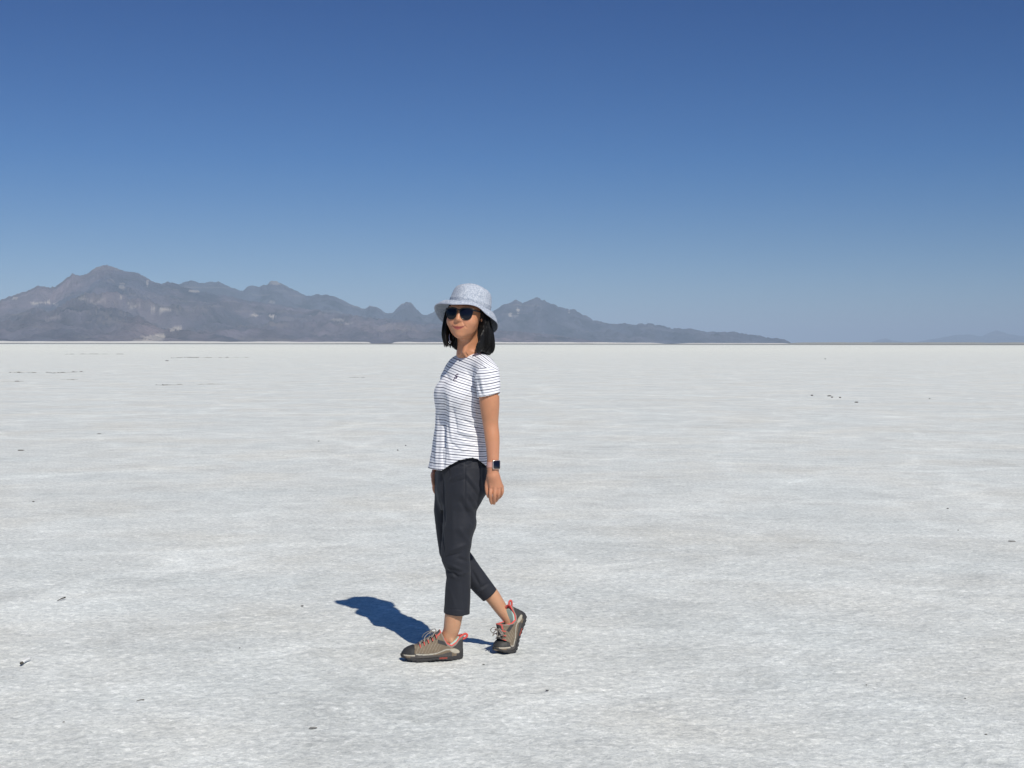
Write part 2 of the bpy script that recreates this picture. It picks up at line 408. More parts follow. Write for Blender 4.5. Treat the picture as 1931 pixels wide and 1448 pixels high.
# ---- mountains
rock = mat('rock', rough=.95, spec=.05, attr='rock_col')
b = bsdf(rock); tc = N(rock, 'ShaderNodeTexCoord')
nn = N(rock, 'ShaderNodeTexNoise', Scale=.004, Detail=9, Roughness=.7); L(rock, tc.outputs['Object'], nn.inputs['Vector'])
bb = N(rock, 'ShaderNodeBump', Strength=1.0, Distance=260); L(rock, nn.outputs[0], bb.inputs['Height']); L(rock, bb.outputs[0], b.inputs['Normal'])
VH = 648.6
def mountain_range(name, prof, foot, crest, back, seed, patches, c_lo, c_hi, label, step=1.2, rough=1.0):
    us = np.arange(prof[0][0], prof[-1][0]+step, step)
    pv = np.interp(us, [p[0] for p in prof], [p[1] for p in prof])
    j = np.stack([us*.045, us*0+seed, us*0], 1)
    hpx = VH+.0012*(us-965)-pv
    edge = np.clip(hpx/12, 0, 1)
    hpx = np.maximum(hpx+edge*(2.4*fbm(j, 4)+1.6*fbm(j*4, 3)+1.5*(.5-np.abs(fbm(j*3+9, 3))*2))*rough, -2)
    Yf = np.interp(us, [f[0] for f in foot], [f[1] for f in foot]); Yc = np.interp(us, [f[0] for f in crest], [f[1] for f in crest])
    ts = np.concatenate([np.linspace(0, 1, 150), [1.06, 1.15, 1.3, 1.6]])
    U, T = np.meshgrid(us, ts, indexing='ij')
    Yg = Yf[:, None]+(Yc-Yf)[:, None]*T
    Xg = (U-W_PX/2)/F_PX*Yg
    H = (hpx/F_PX*Yc)[:, None]
    q = np.stack([Xg/620., Yg/900., 0*Xg+seed*3.1], -1)
    wp = np.stack([Xg/1500.+5, Yg/1500., 0*Xg+seed], -1)
    spur = 1-np.abs(fbm(q+.6*fbm(wp, 2)[..., None], 5))*2.2           # ridged: sharp spurs with gullies between
    env = np.where(T <= 1, .42*T+.58*T**2.4, np.clip(1-(T-1)*1.7, 0, 1))
    amp = np.clip(4*T*(1-T), 0, 1)
    big = fbm(np.stack([Xg/2600., Yg/2600., 0*Xg+seed*7], -1), 3)
    Z = H*(env+amp*(.36*(spur-.72)+.14*big))+amp*(55*(1-2*np.abs(fbm(q*4.5+2, 3)))+30*fbm(q*11, 4))
    lim = H/Yc[:, None]*Yg*(.93+.07*T)                                    # nothing in front tops the crest line
    Z = np.where(T < 1, np.minimum(Z, lim), Z); Z = np.maximum(Z, -8)-4*(T <= 0)
    k = np.clip(.5+.9*fbm(q*1.7+11, 4)+.5*(.45-T), 0, 1)[..., None]
    col = np.array(c_lo)*k+np.array(c_hi)*(1-k)
    col = col*np.clip(1+.8*fbm(q*5, 5)+.5*fbm(q*[2.5, 2.5, 3]+4, 3)-.45*np.clip(.22-np.abs(fbm(q*3.3+6, 4)), 0, 1)*3, .3, 2)[..., None]
    pr = np.stack([Xg, Yg, Z], -1).reshape(-1, 3); uu, vv = proj(pr); uu = uu.reshape(U.shape); vv = vv.reshape(U.shape)
    jn = fbm(np.stack([Xg/60., Yg/500., Z/9.+seed], -1), 4)-.10
    for (pu, pv_, pw, ph, st) in [(a_, b2_, c_*1.1, d_*1.35+.4, min(1, e_*1.25)) for a_, b2_, c_, d_, e_ in patches]:                                # pale rock outcrops
        mk = np.clip((1-((uu-pu)/pw)**2-((vv-pv_)/ph)**2+2.6*jn+.2)*3, 0, 1)[..., None]*st*.75
        col = col*(1-mk)+np.array((1.0, .86, .72))*mk
    st_ = np.clip((fbm(np.stack([Xg/700, Yg/700, Z/22.], -1), 3)-.36)*4, 0, .35)[..., None]
    col = col*(1-st_)+np.array((.45, .37, .31))*st_
    nu, ntt = U.shape; a, c = np.meshgrid(np.arange(nu-1), np.arange(ntt-1), indexing='ij'); q0 = (a*ntt+c).ravel()
    o = mesh_obj(name, pr, np.stack([q0, q0+ntt, q0+ntt+1, q0+1], 1), rock, attrs={'rock_col': np.clip(col, .01, 1).reshape(-1, 3)})
    tag(o, label, 'mountain', kind='structure'); return o
PA = [(-420, 586), (-200, 590), (-60, 572), (0, 565), (18, 560), (30, 556), (52, 549), (72, 540), (92, 541), (105, 541), (120, 530), (137, 516), (150, 519), (165, 517), (178, 508), (190, 503), (203, 500), (215, 504), (240, 511), (255, 513), (270, 520), (285, 530), (305, 536), (320, 532), (333, 535), (345, 541), (380, 549), (420, 556), (470, 566), (540, 577), (600, 585), (660, 592), (720, 600), (780, 606), (850, 612), (950, 622), (1050, 632), (1120, 642), (1170, 649)]
PB = [(300, 600), (330, 536), (350, 531), (362, 528), (375, 532), (385, 534), (400, 532), (412, 532), (425, 538), (440, 544), (458, 550), (472, 540), (490, 539), (500, 538), (510, 532), (522, 529), (532, 535), (545, 542), (558, 546), (570, 554), (585, 557), (600, 555), (615, 555), (635, 560), (650, 568), (665, 574), (680, 579), (690, 580), (697, 576), (710, 578), (720, 584), (730, 590), (740, 589), (752, 578), (759, 572), (766, 569), (775, 572), (785, 582), (795, 591), (805, 594), (815, 588), (830, 583), (870, 590), (910, 592), (930, 588), (945, 578), (960, 571), (974, 565), (985, 572), (1000, 564), (1012, 560), (1030, 568), (1050, 575), (1070, 582), (1083, 583), (1100, 594), (1120, 605), (1150, 611), (1190, 612), (1230, 610), (1260, 617), (1300, 619), (1330, 625), (1360, 626), (1385, 624), (1410, 629), (1430, 632), (1460, 638), (1475, 638), (1488, 645), (1500, 650)]
patA = [(68, 571, 10, 1.6, .8), (90, 569, 7, 2, .9), (107, 574, 7, 4, .8), (28, 562, 5, 2, .5), (165, 563, 12, 2, .35), (185, 568, 16, 3, .3), (222, 562, 7, 1.6, .7), (237, 570, 9, 1.8, .5), (255, 578, 9, 1.3, .4), (290, 582, 24, 1.6, .55), (312, 583, 12, 1.6, .7), (336, 619, 8, 3.5, .9), (325, 622, 8, 2, .8), (290, 638, 17, 4, .6), (300, 632, 8, 3, .6), (268, 642, 14, 1.5, .5), (482, 594, 10, 2.2, .9), (513, 598, 8, 2.5, .8), (366, 549, 8, 2.5, .5), (230, 541, 5, 4, .4), (278, 534, 2, 4, .5), (105, 600, 14, 2, .25), (640, 603, 14, 1.5, .4), (655, 611, 12, 1.4, .35)]
patB = [(520, 533, 9, 2.5, .35), (977, 586, 2.5, 3.5, .7), (962, 593, 3, 2, .6), (968, 596, 8, 1.5, .3), (1073, 588, 2, 2, .4), (513, 570, 5, 2, .3)]
FA = [(-700, 6200), (200, 6500), (800, 8000), (1200, 9500)]; CA = [(-700, 9500), (200, 9800), (800, 11000), (1200, 12000)]
FB = [(300, 10200), (900, 10500), (1500, 12500)]; CB = [(300, 12300), (900, 12800), (1500, 14500)]
mountain_range('mountain_range', PA, FA, CA, 0, 3, patA, (.335, .25, .26), (.125, .125, .175), 'nearer brown grey desert mountains with pale rock outcrops')  # some of the haze's blue is mixed into the rock colours
mountain_range('rear_mountain_range', PB, FB, CB, 0, 8, patB, (.17, .155, .185), (.095, .105, .145), 'bluer jagged mountains running down to the plain')  # rock colours painted bluer, adding to the haze
PC = [(1630, 650), (1655, 641), (1668, 638), (1690, 643), (1720, 646), (1740, 642), (1780, 636), (1800, 632), (1830, 630), (1850, 634), (1865, 627), (1880, 622), (1900, 629), (1931, 634), (2000, 630), (2200, 640), (2400, 650)]
mountain_range('distant_hills', PC, [(1600, 30000), (2500, 30000)], [(1600, 36000), (2500, 36000)], 0, 14, [], (.12, .11, .11), (.09, .09, .10), 'faint blue hills at the far right of the horizon', step=4, rough=.5)

# ---- haze: one even volume round everything, the sky outside it
HAZE_DENSITY = 6.2e-5
hz = mat('haze_air'); hn = hz.node_tree; hn.nodes.remove(bsdf(hz))
pv = hn.nodes.new('ShaderNodeVolumePrincipled'); pv.inputs['Color'].default_value = (.62, .785, 1.0, 1); pv.inputs['Density'].default_value = HAZE_DENSITY
pv.inputs['Anisotropy'].default_value = -0.30
hn.links.new(pv.outputs[0], [n for n in hn.nodes if n.type == 'OUTPUT_MATERIAL'][0].inputs['Volume'])
x0, x1, y0, y1, z0, z1 = -72000, 72000, -2000, 78000, -12, 640
HV = [(a, b_, c) for a in (x0, x1) for b_ in (y0, y1) for c in (z0, z1)]
HF = [(0, 1, 3, 2), (4, 6, 7, 5), (0, 4, 5, 1), (2, 3, 7, 6), (0, 2, 6, 4), (1, 5, 7, 3)]
haze = mesh_obj('haze', HV, HF, hz, smooth=False); tag(haze, 'thin blue desert haze in front of the mountains', 'haze', kind='stuff')

# ---- small things lying on the salt
stone = mat('dark_stone', (.085, .08, .07), .85, .2)
twigm = mat('twig_wood', (.06, .05, .04), .8, .2)
mudm = mat('broken_mud', (.24, .235, .22), .95, .1)
def lump(name, u, v, wpx, hpx, m, label, cat, group, seed, spread=0):
    g = ground_at(u, v); s_ = g[1]/F_PX; r = random.Random(seed); parts = []
    for k in range(1 if not spread else 3):
        n, k2 = 12, 7; V = []; F = []
        a_, h_ = wpx*s_/2*(1-.35*k), hpx*.62*s_*(1-.3*k); ox, oy = (k*wpx*s_*.4, k*a_*.5)
        ph = [r.uniform(0, 6) for _ in range(4)]
        for i in range(k2+1):
            t = math.pi*i/k2
            for j in range(n):
                q = 2*math.pi*j/n; rr = (1+.22*math.sin(2*q+ph[0])+.14*math.sin(3*q+ph[1]+t*2)+.1*math.sin(5*q+ph[2]))
                V.append((g[0]+ox+a_*rr*math.sin(t)*math.cos(q), g[1]+oy+a_*.75*rr*math.sin(t)*math.sin(q), h_*.42+h_*.62*math.cos(t)*(1+.15*math.sin(q*2+ph[3]))))
        F = [(i*n+j, (i+1)*n+j, (i+1)*n+(j+1) % n, i*n+(j+1) % n) for i in range(k2) for j in range(n)]
        parts.append((V, F))
    V, F = merge(parts); o = mesh_obj(name, V, F, m, smooth=False); tag(o, label, cat, group); return o
GP = 'dark stones scattered on the salt'
for i, (u, v, w_, h_, lb) in enumerate([
    (1531, 746, 5.5, 2.6, 'small dark stone on the salt, leftmost of the row at right'),
    (1564, 747, 7, 2.6, 'widest dark stone of the row, touching its right neighbour'),
    (1569, 749.5, 4.5, 2.8, 'round dark stone just right of the widest one'),
    (1584, 750, 3.8, 2.6, 'tiny dark stone in the middle of the row at right'),
    (1615, 759, 6, 2.8, 'flat dark stone, nearest and rightmost of the row'),
    (1556, 677, 3.5, 1.6, 'very distant dark speck of stone above the row at right'),
    (1753, 752, 3, 1.8, 'lone grey stone to the right of the row of stones'),
    (570, 1143, 5, 2.6, 'small dark stone left of the shadow of the head'),
    (1787, 959, 4, 2.2, 'dark stone alone on the right side of the flat'),
    (1807, 1000, 2.4, 2, 'tiny speck of stone below the lone stone at right'),
    (750, 849, 4, 1.8, 'dark chip left of the woman at hip height'),
    (765, 840, 3, 1.6, 'smaller chip just beyond the one left of the woman'),
    (601, 832, 3, 1.6, 'dark chip left of the woman at waist height'),
    (63, 946, 4.5, 2, 'dark chip near the left edge of the picture'),
    (120, 1362, 3.6, 2.4, 'dark speck in the lower left foreground'),
    (1032, 1302, 7, 2, 'dark flake of dirt below the rear shoe'),
    (1634, 1292, 3, 2.2, 'dark speck in the foreground right of the middle'),
    (1820, 1317, 3, 2, 'dark speck in the lower right, upper of two'),
    (1859, 1385, 4.5, 2.4, 'dark speck in the lower right corner, lower of two'),
    (912, 1253, 5, 1.6, 'tiny flake of dirt between and below the two shoes'),
    (452, 1222, 3, 2, 'tiny dark grain left of the shadow'),
    (315, 680.5, 6, 1.6, 'distant dark lump near the crack at left')]):
    lump('stone', u, v, w_, h_, stone, lb, 'stone', GP, i)
for i, (u, v, w_, h_, lb) in enumerate([
    (39, 849.5, 12, 2.6, 'grey clod of broken crust near the left edge'),
    (187, 818, 8, 1.6, 'grey clod of crust on the left, beyond the larger one'),
    (1908, 1021, 14, 2.6, 'grey clod of crust by the right edge'),
    (590, 1373, 14, 3.4, 'grey crust clod in the foreground left of the middle')]):
    lump('crust_clod', u, v, w_, h_, mudm, lb, 'clod', 'grey clods of broken crust', 40+i)
def crack(pts, wpx, hpx, label, seed):
    r = random.Random(seed); g0 = [ground_at(u, v) for u, v in pts]; V = []; F = []
    line = []
    for a, b_ in zip(g0[:-1], g0[1:]):
        n = max(6, int(np.linalg.norm(b_-a)/(.03+.0006*a[1]))); line += [a+(b_-a)*k/n for k in range(n)]
    line.append(g0[-1]); lump_ = 0
    for i, p in enumerate(line):
        s_ = p[1]/F_PX; e = min(i, len(line)-1-i, 3)/3
        if i % 3 == 0: lump_ = max(0.08, r.uniform(-.5, 1.25))
        hh = (hpx*s_*lump_*r.uniform(.7, 1.1))*e+.002; ww = wpx*s_*.35*(.3+lump_)*r.uniform(.6, 1.2)*max(e, .2)
        p = p+np.array([0, (vnoise(np.array([[p[0]*1.5/(s_*60), seed, 0.]]))[0])*wpx*s_*1.2, 0])
        V += [(p[0], p[1]-ww, -.02), (p[0]+r.uniform(-.3, .3)*ww, p[1]-ww*.6, hh), (p[0], p[1]+ww*.5, hh*r.uniform(.6, 1)), (p[0], p[1]+ww, -.02)]
    F = [(i*4+k, (i+1)*4+k, (i+1)*4+k+1, i*4+k+1) for i in range(len(line)-1) for k in range(3)]
    o = mesh_obj('crust_ridge', V, F, mudm, smooth=False); tag(o, label, 'ridge', 'dark broken crust ridges in the salt'); return o
crack([(0, 720), (12, 719.5), (30, 719.6), (45, 719)], 5, 1.6, 'broken dark crust ridge at the left edge, nearest of the left group', 1)
crack([(15, 702.5), (45, 703), (75, 703.2)], 3, 1.5, 'dark crust ridge at far left, left half of the broken line', 2)
crack([(85, 701.8), (100, 703.6), (130, 702), (160, 701)], 3, 1.3, 'dark crust ridge at far left, right half of the broken line', 3)
crack([(113, 715.6), (135, 716), (147, 715.5)], 3.5, .9, 'short thin crust ridge between the left ridges', 4)
crack([(293, 725.5), (310, 726.4), (345, 724.8)], 4, 1.5, 'dark crust ridge left of the middle, darker left part', 5)
crack([(372, 724.8), (400, 724.4), (425, 724.2)], 3, 1, 'faint crust ridge left of the middle, right part', 6)
crack([(322, 675), (350, 674), (372, 674.4), (470, 674)], 4, 1.1, 'distant thin dark ridge below the mountains', 7)
crack([(120, 668), (160, 667.6), (240, 667.8)], 4, .7, 'most distant faint grey ridge on the left', 8)
crack([(657, 712), (672, 711.4), (690, 712)], 4, 1.0, 'short dark ridge left of the striped shirt', 9)
# twigs and a white straw
def stick(name, a, b_, r0, r1, m, label, cat, bend=.002):
    A = ground_at(*a); B = ground_at(*b_); A[2] = r0+.003; B[2] = r1*1.2+.004
    pts = [A+(B-A)*t+np.array([0, math.sin(t*5)*bend*.4, math.sin(t*math.pi)*bend]) for t in np.linspace(0, 1, 9)]
    V, F = tube(pts, np.linspace(r0, r1, 9), 7); o = mesh_obj(name, V, F, m); tag(o, label, cat); return o
stick('twig', (108, 1134.5), (123, 1129.5), .0015, .0042, twigm, 'short dark twig lying on the salt at left', 'twig')
stick('straw', (42, 1253), (57, 1246), .0062, .0062, mat('white_paper', (.8, .8, .78), .6), 'white paper tube lying on the salt at lower left', 'litter', .002)
o = bpy.data.objects['straw']; V, F = tube([ground_at(39.5, 1254)+np.array([0, 0, .007]), ground_at(42.5, 1253)+np.array([0, 0, .008])], .0068, 8)
mesh_obj('burnt_tip', V, F, stone, o)
stick('dirt_flake', (257, 1324), (272, 1323), .001, .0025, twigm, 'thin dark splinter in the lower left foreground', 'splinter')


# ================================================================== THE WOMAN
person = bpy.data.objects.new('person', None); C.objects.link(person)
base = P(862, 1247, 6.27); person.location = (base[0], base[1], 0)
tag(person, 'woman in sun hat, striped shirt and dark trousers walking left across the salt', 'person')
def part(name, V, F, m, parent=None, **kw):
    """mesh in place coordinates, parented without moving it"""
    par = parent or person
    o = mesh_obj(name, V, F, m, None, **kw)
    o.parent = par
    o.location = -Vector(person.location) if par is person else (0, 0, 0)
    return o

# ---- head frame
PSI = R(20); TILT = R(5); LEAN = R(-2)
Fh0 = np.array([-math.sin(PSI), -math.cos(PSI), 0]); Lh = np.array([math.cos(PSI), -math.sin(PSI), 0]); Uh0 = np.array([0, 0, 1.])
Fh = Fh0*math.cos(TILT)+Uh0*math.sin(TILT); Uh = Uh0*math.cos(TILT)-Fh0*math.sin(TILT)
Lh2 = Lh*math.cos(LEAN)+Uh*math.sin(LEAN); Uh = Uh*math.cos(LEAN)-Lh*math.sin(LEAN); Lh = Lh2
HC = P(880.5, 591, 6.30)
MH = np.stack([Lh, Fh, Uh])
def hp(l, f, z): return HC+l*Lh+f*Fh+z*Uh

G = Grid((P(800, 900, 6.4)[0], 5.98, 0.0), (P(1000, 900, 6.3)[0], 6.68, 1.72), .0026)
# head
G.ell(hp(0, -.015, .035), (.074, .094, .088), MH, .01)
G.ell(hp(0, .030, -.030), (.066, .064, .074), MH, .03)
G.ell(hp(0, .038, -.072), (.050, .050, .042), MH, .03)
G.ell(hp(0, .072, -.100), (.019, .016, .015), MH, .022)
for s_ in (-1, 1):
    G.ell(hp(s_*.038, .060, -.040), (.028, .026, .026), MH, .022)
    G.ell(hp(s_*.074, -.006, -.012), (.007, .018, .030), MH, .006)
    G.ell(hp(s_*.0125, .091, -.041), (.0080, .0100, .0075), MH, .006)
    G.ell(hp(s_*.031, .089, .001), (.019, .012, .010), MH, .012, sub=True)
    G.ell(hp(s_*.031, .079, .001), (.0135, .0125, .0105), MH, .003)
    G.cone(hp(s_*.05, .074, .018), hp(s_*.012, .090, .017), .006, .0075, .012)
G.cone(hp(0, .084, .010), hp(0, .100, -.034), .0075, .0095, .012)
G.ell(hp(0, .102, -.037), (.0105, .0095, .0090), MH, .006)
G.ell(hp(0, .074, -.068), (.034, .018, .020), MH, .016)
G.chain([hp(-.033, .069, -.0615), hp(-.015, .0885, -.0685), hp(0, .0935, -.0685), hp(.015, .0885, -.0685), hp(.033, .069, -.0615)], [.0014, .0032, .0036, .0032, .0014], .003)
G.chain([hp(-.025, .074, -.0690), hp(-.013, .0880, -.0775), hp(0, .0915, -.0790), hp(.013, .0880, -.0775), hp(.025, .074, -.0690)], [.0014, .0040, .0048, .0040, .0014], .003)
G.ell(hp(-.031, .072, -.0635), (.0035, .005, .0035), MH, .004, sub=True); G.ell(hp(.031, .072, -.0635), (.0035, .005, .0035), MH, .004, sub=True)
# neck and trunk
nb = P(886, 672, 6.34)
G.cone(hp(0, -.02, -.05), nb, .050, .052, .02)
G.cone(hp(.012, .0, -.105), P(873, 677, 6.27), .012, .009, .022)
G.cone(nb, P(892, 705, 6.36), .052, .075, .03)
TW = (.64, -.77)
G.column([(668, 868, 905, 6.34), (690, 850, 925, 6.35, .6), (740, 836, 925, 6.35, .65), (800, 834, 915, 6.36, .66), (860, 832, 915, 6.36, .7), (905, 830, 912, 6.36, .75)], TW, .65, .03)
# legs
G.chain([P(878, 900, 6.29), P(862, 1050, 6.27), P(861, 1120, 6.27), P(856, 1157, 6.275), P(852.3, 1182, 6.28), P(848.5, 1202, 6.287), P(850, 1228, 6.287)], [.066, .043, .041, .0402, .0368, .0300, .0250], .02)
G.cone(P(843, 1200, 6.285), P(828, 1220, 6.278), .0245, .020, .02)
G.cone(P(850, 1229, 6.285), P(805, 1237, 6.262), .023, .014, .02)
G.chain([P(855, 900, 6.42), P(852, 1038, 6.43), P(898, 1088, 6.45), P(926, 1121, 6.46), P(945, 1148, 6.462), P(963, 1172, 6.455)], [.060, .041, .040, .0355, .0300, .0255], .02)
G.cone(P(964, 1170, 6.45), P(950, 1212, 6.42), .022, .014, .015)
G.ell(P(851, 1209, 6.258), (.008, .006, .010), None, .010)
# near arm
G.cone(P(903, 700, 6.27), P(921, 726, 6.18), .038, .043, .02)
G.chain([P(921, 722, 6.18), P(923, 760, 6.175), P(925, 797, 6.18), P(928, 825, 6.17), P(929.5, 855, 6.16), P(929.5, 884, 6.15)], [.044, .0435, .0345, .0325, .0275, .0245], .02, 10)
# far arm
G.cone(P(864, 702, 6.42), P(848, 716, 6.46), .036, .036, .02)
G.chain([P(848, 716, 6.46), P(845, 760, 6.49), P(842, 800, 6.50), P(836, 840, 6.49), P(826, 880, 6.46)], [.042, .040, .033, .030, .023], .02)
# near hand: palm, four fingers and thumb
Yh = 6.145
pw = P(930, 884, Yh+.003)
G.cone(pw, P(930, 897, Yh), .0235, .024, .01)
G.cone(P(926, 898, Yh+.002), P(927, 917, Yh), .0175, .0135, .014); G.cone(P(932, 898, Yh-.002), P(934, 917, Yh-.004), .0165, .0130, .014)
G.cone(P(935, 899, Yh+.002), P(941, 918, Yh), .0150, .0125, .014); G.cone(P(937, 902, Yh+.008), P(945.5, 918, Yh+.012), .012, .0105, .014)
fing = [([(926.3, 917, 0), (924.8, 931, -.012), (925.3, 942, .0), (927.0, 949, .010)], [.0098, .0085, .0075, .0062]),
        ([(933.6, 918, -.006), (932.8, 932, -.014), (932.0, 943, -.001), (931.8, 949, .014)], [.0100, .0088, .0078, .0065]),
        ([(940.3, 918, -.002), (940.6, 931, -.008), (938.0, 940, .006), (935.0, 945, .020)], [.0095, .0085, .0074, .0062]),
        ([(946.0, 917, .010), (947.2, 927, .006), (944.2, 935, .016), (941.0, 939, .028)], [.0085, .0075, .0066, .0056])]
for pts, rs in fing: G.chain([P(a, b_, Yh+c) for a, b_, c in pts], rs, .0022)
G.chain([P(923.5, 898, Yh+.006), P(918.6, 912, Yh+.012), P(918.4, 925, Yh+.008), P(920.8, 936, Yh+.004)], [.0135, .0105, .0088, .0068], .006)
# far hand
Yf_ = 6.45
G.cone(P(826, 880, Yf_), P(822, 896, Yf_), .021, .024, .01)
G.cone(P(821, 896, Yf_-.01), P(819.5, 912, Yf_-.015), .016, .012, .012); G.cone(P(823, 897, Yf_+.01), P(823, 912, Yf_+.012), .016, .012, .012)
for k, (du, dy) in enumerate([(0, -.026), (1.0, -.009), (2.3, .008), (4, .024)]):
    G.chain([P(819.5+du, 911, Yf_+dy), P(818.3+du, 920, Yf_+dy), P(820+du, 927, Yf_+dy), P(823+du, 932-k, Yf_+dy)], [.0092, .0082, .0074, .0062], .002)
G.chain([P(820, 893, Yf_-.02), P(817, 905, Yf_-.04), P(818, 915, Yf_-.05)], [.013, .0095, .0075], .006)
V, F = G.mesh(); V = relax(V, F, 1, .4)
col = np.tile(np.array([.515, .236, .128]), (len(V), 1))
loc = (V-HC)@MH.T
def blend(mask, c): 
    global col
    col = col*(1-mask[:, None])+np.array(c)*mask[:, None]
lip = np.clip((1-((loc[:, 0])/.031)**2-((loc[:, 2]+.0735-.0090*(np.abs(loc[:, 0])/.030)**2)/(.0088-.0048*np.clip(np.abs(loc[:, 0])/.028, 0, 1)))**2)*3, 0, 1)*(loc[:, 1] > .075)
blend(lip*.95, (.34, .075, .068))
mline = np.exp(-((loc[:, 2]+.0722-.0095*(np.abs(loc[:, 0])/.030)**2)/.0016)**2)*(np.abs(loc[:, 0]) < .032)*(loc[:, 1] > .065); blend(mline*.95, (.10, .025, .022))  # crease shade between the lips painted as a dark line
chk = np.exp(-(((np.abs(loc[:, 0])-.036)/.02)**2+((loc[:, 2]+.036)/.02)**2))*(loc[:, 1] > .04)
blend(chk*.35, (.58, .24, .16))
blend(np.clip((V[:, 2] < .45)*1.0, 0, 1)*.5, (.52, .32, .20))
blend(np.clip((V[:, 2] < .98)*(V[:, 2] > .68)*1.0, 0, 1)*.35, (.52, .24, .15))
hx, hy = fbm(V*60, 3), fbm(V*14, 3)
crs = 0
for s_ in (-1, 1):                                                              # smile lines from the nose to beside the mouth
    A_ = np.array([s_*.020, -.045]); B_ = np.array([s_*.037, -.070]); q_ = loc[:, [0, 2]]-A_; t_ = np.clip((q_@(B_-A_))/((B_-A_)@(B_-A_)), 0, 1)
    crs = crs+np.exp(-(np.linalg.norm(q_-t_[:, None]*(B_-A_), axis=1)/.0028)**2)*(loc[:, 1] > .05)
Vn_ = vnormals(V, F); V = V-Vn_*(crs*.0024)[:, None]; blend(np.clip(crs, 0, 1)*.25, (.36, .14, .085))  # pressed in, and crease shade painted into the skin colour
kn = 0
for (a_, b__) in ((925.8, 919), (933.2, 919), (940.2, 919.5), (946, 919)): kn = kn+np.exp(-(np.linalg.norm(V-P(a_, b__, Yh-.012), axis=1)/.006)**2)
V = V+Vn_*(kn*.0016)[:, None]
blend(np.clip(kn, 0, 1)*.35, (.56, .22, .14))
col = np.clip(col*(1+.06*hx+.09*hy)[:, None], 0, 1)
skin = mat('skin', rough=.44, spec=.42, attr='skin_col'); sb = bsdf(skin)
sb.inputs['Subsurface Weight'].default_value = .12; sb.inputs['Subsurface Radius'].default_value = (1, .35, .2); sb.inputs['Subsurface Scale'].default_value = .008
add_bump(skin, 260, .12, .002)
bodyV, bodyF, bodyC = V, F, col
del G

# ---- trousers
cloth_d = mat('trouser_cloth', (.0165, .0185, .026), .72, .30); bsdf(cloth_d).inputs['Sheen Weight'].default_value = .06
_, tb = add_bump(cloth_d, 40, .25, .006, 5)
G = Grid((P(798, 900, 6.4)[0], 6.10, .20), (P(950, 900, 6.3)[0], 6.60, 1.0), .0028)
G.column([(835, 832, 914, 6.35, .72), (870, 825, 917, 6.35, .72), (900, 823, 919, 6.345, .74), (925, 822, 918, 6.345, .76), (945, 826, 908, 6.345, .8), (962, 832, 896, 6.345, .8)], (.5, -.86), .72, .02)
G.column([(880, 842, 917, 6.295), (925, 838, 918, 6.285), (932, 837, 916, 6.285), (941, 836.5, 909, 6.283), (950, 836, 906, 6.28), (962, 835.5, 899, 6.278), (974, 835, 898, 6.275), (983, 835, 899.5, 6.273), (994, 834, 898, 6.27), (1006, 833.5, 893, 6.27), (1016, 833, 890, 6.268), (1028, 832, 888.5, 6.266), (1045, 831.5, 886, 6.263), (1058, 833, 886.5, 6.262),
          (1073, 839.5, 888, 6.265), (1089, 842, 888, 6.27), (1106, 840, 887.5, 6.272), (1130, 838.5, 886.5, 6.275), (1160, 837, 885, 6.275)], (.35, .94), 1.12, .02, smooth=3)
G.column([(890, 821, 880, 6.41), (925, 820, 878, 6.415), (962, 818.5, 872, 6.42), (984, 820.5, 870, 6.42), (1012, 823.5, 870, 6.425), (1045, 828, 874, 6.43), (1062, 838, 880, 6.435)], (.3, .95), 1.05, .02)
G.chain([P(858, 1044, 6.435), P(884, 1076, 6.45), P(905, 1100, 6.455), P(928, 1126, 6.46)], [.060, .053, .0465, .0405], .02)
Pt = G.all_pts()
cut1 = P(838, 1157, 6.275)[2]; xx = Pt[..., 0]
lx0, lx1 = P(838, 1157, 6.275)[0], P(886, 1157, 6.275)[0]
xm = P(889, 1100, 6.36)[0]
c0 = P(925.5, 1120.5, 6.46); dirc = P(928, 1126, 6.46)-P(900, 1094, 6.455); dirc /= np.linalg.norm(dirc)
rightside = (Pt-c0)@dirc
dd = G.d
bowl = .004*np.clip(((xx-(lx0+lx1)/2)/.055), -1, 1)
cutd = np.where(Pt[..., 1] < 6.362, (cut1-bowl-.002*(Pt[..., 1] > 6.3))-Pt[..., 2], rightside)
dd = np.maximum(dd, cutd)
hollow = np.where(cutd > -.035, G.d+.0065, 1.0)                # open cuffs
G.d = np.maximum(dd, -hollow).astype(np.float32)
TR = (G, dd.astype(np.float32))
V, F = G.mesh(); V = relax(V, F, 2, .5); Nn = vnormals(V, F)
V = folds(V, Nn, [(846, 905, 872, 893, 6, 3), (848, 912, 880, 902, 6, -3), (876, 890, 905, 925, 8, 3), (880, 905, 904, 938, 7, -3.5), (885, 930, 900, 960, 8, 3), (878, 880, 896, 868, 8, -3),
    (877, 870, 877, 960, 3, -2.2), (834, 895, 838, 990, 6, -6), (833, 990, 837, 1048, 6, -5), (870, 930, 896, 975, 9, 3), (868, 945, 893, 990, 8, -3.5), (866, 995, 888, 1030, 10, 3),
    (845, 1040, 880, 1026, 9, 4), (838, 1052, 868, 1043, 7, -4.5), (840, 1062, 872, 1075, 8, 4), (842, 1075, 866, 1088, 7, -5), (846, 1070, 858, 1092, 7, 3), (862, 1052, 886, 1060, 8, -4),
    (860, 1085, 884, 1078, 8, 3), (845, 1100, 860, 1150, 9, 1.8), (872, 1095, 874, 1150, 7, -1.6), (838, 1148, 886, 1150, 2.2, -1.2), (895, 1060, 915, 1090, 9, 3), (890, 1075, 905, 1105, 8, -4), (905, 1110, 928, 1095, 6, -3), (900, 1118, 912, 1110, 6, 4),
    (850, 930, 856, 1020, 12, 2), (845, 870, 848, 905, 3, -2.5), (858, 868, 880, 880, 6, 2), (911, 875, 913, 925, 8, -4)])
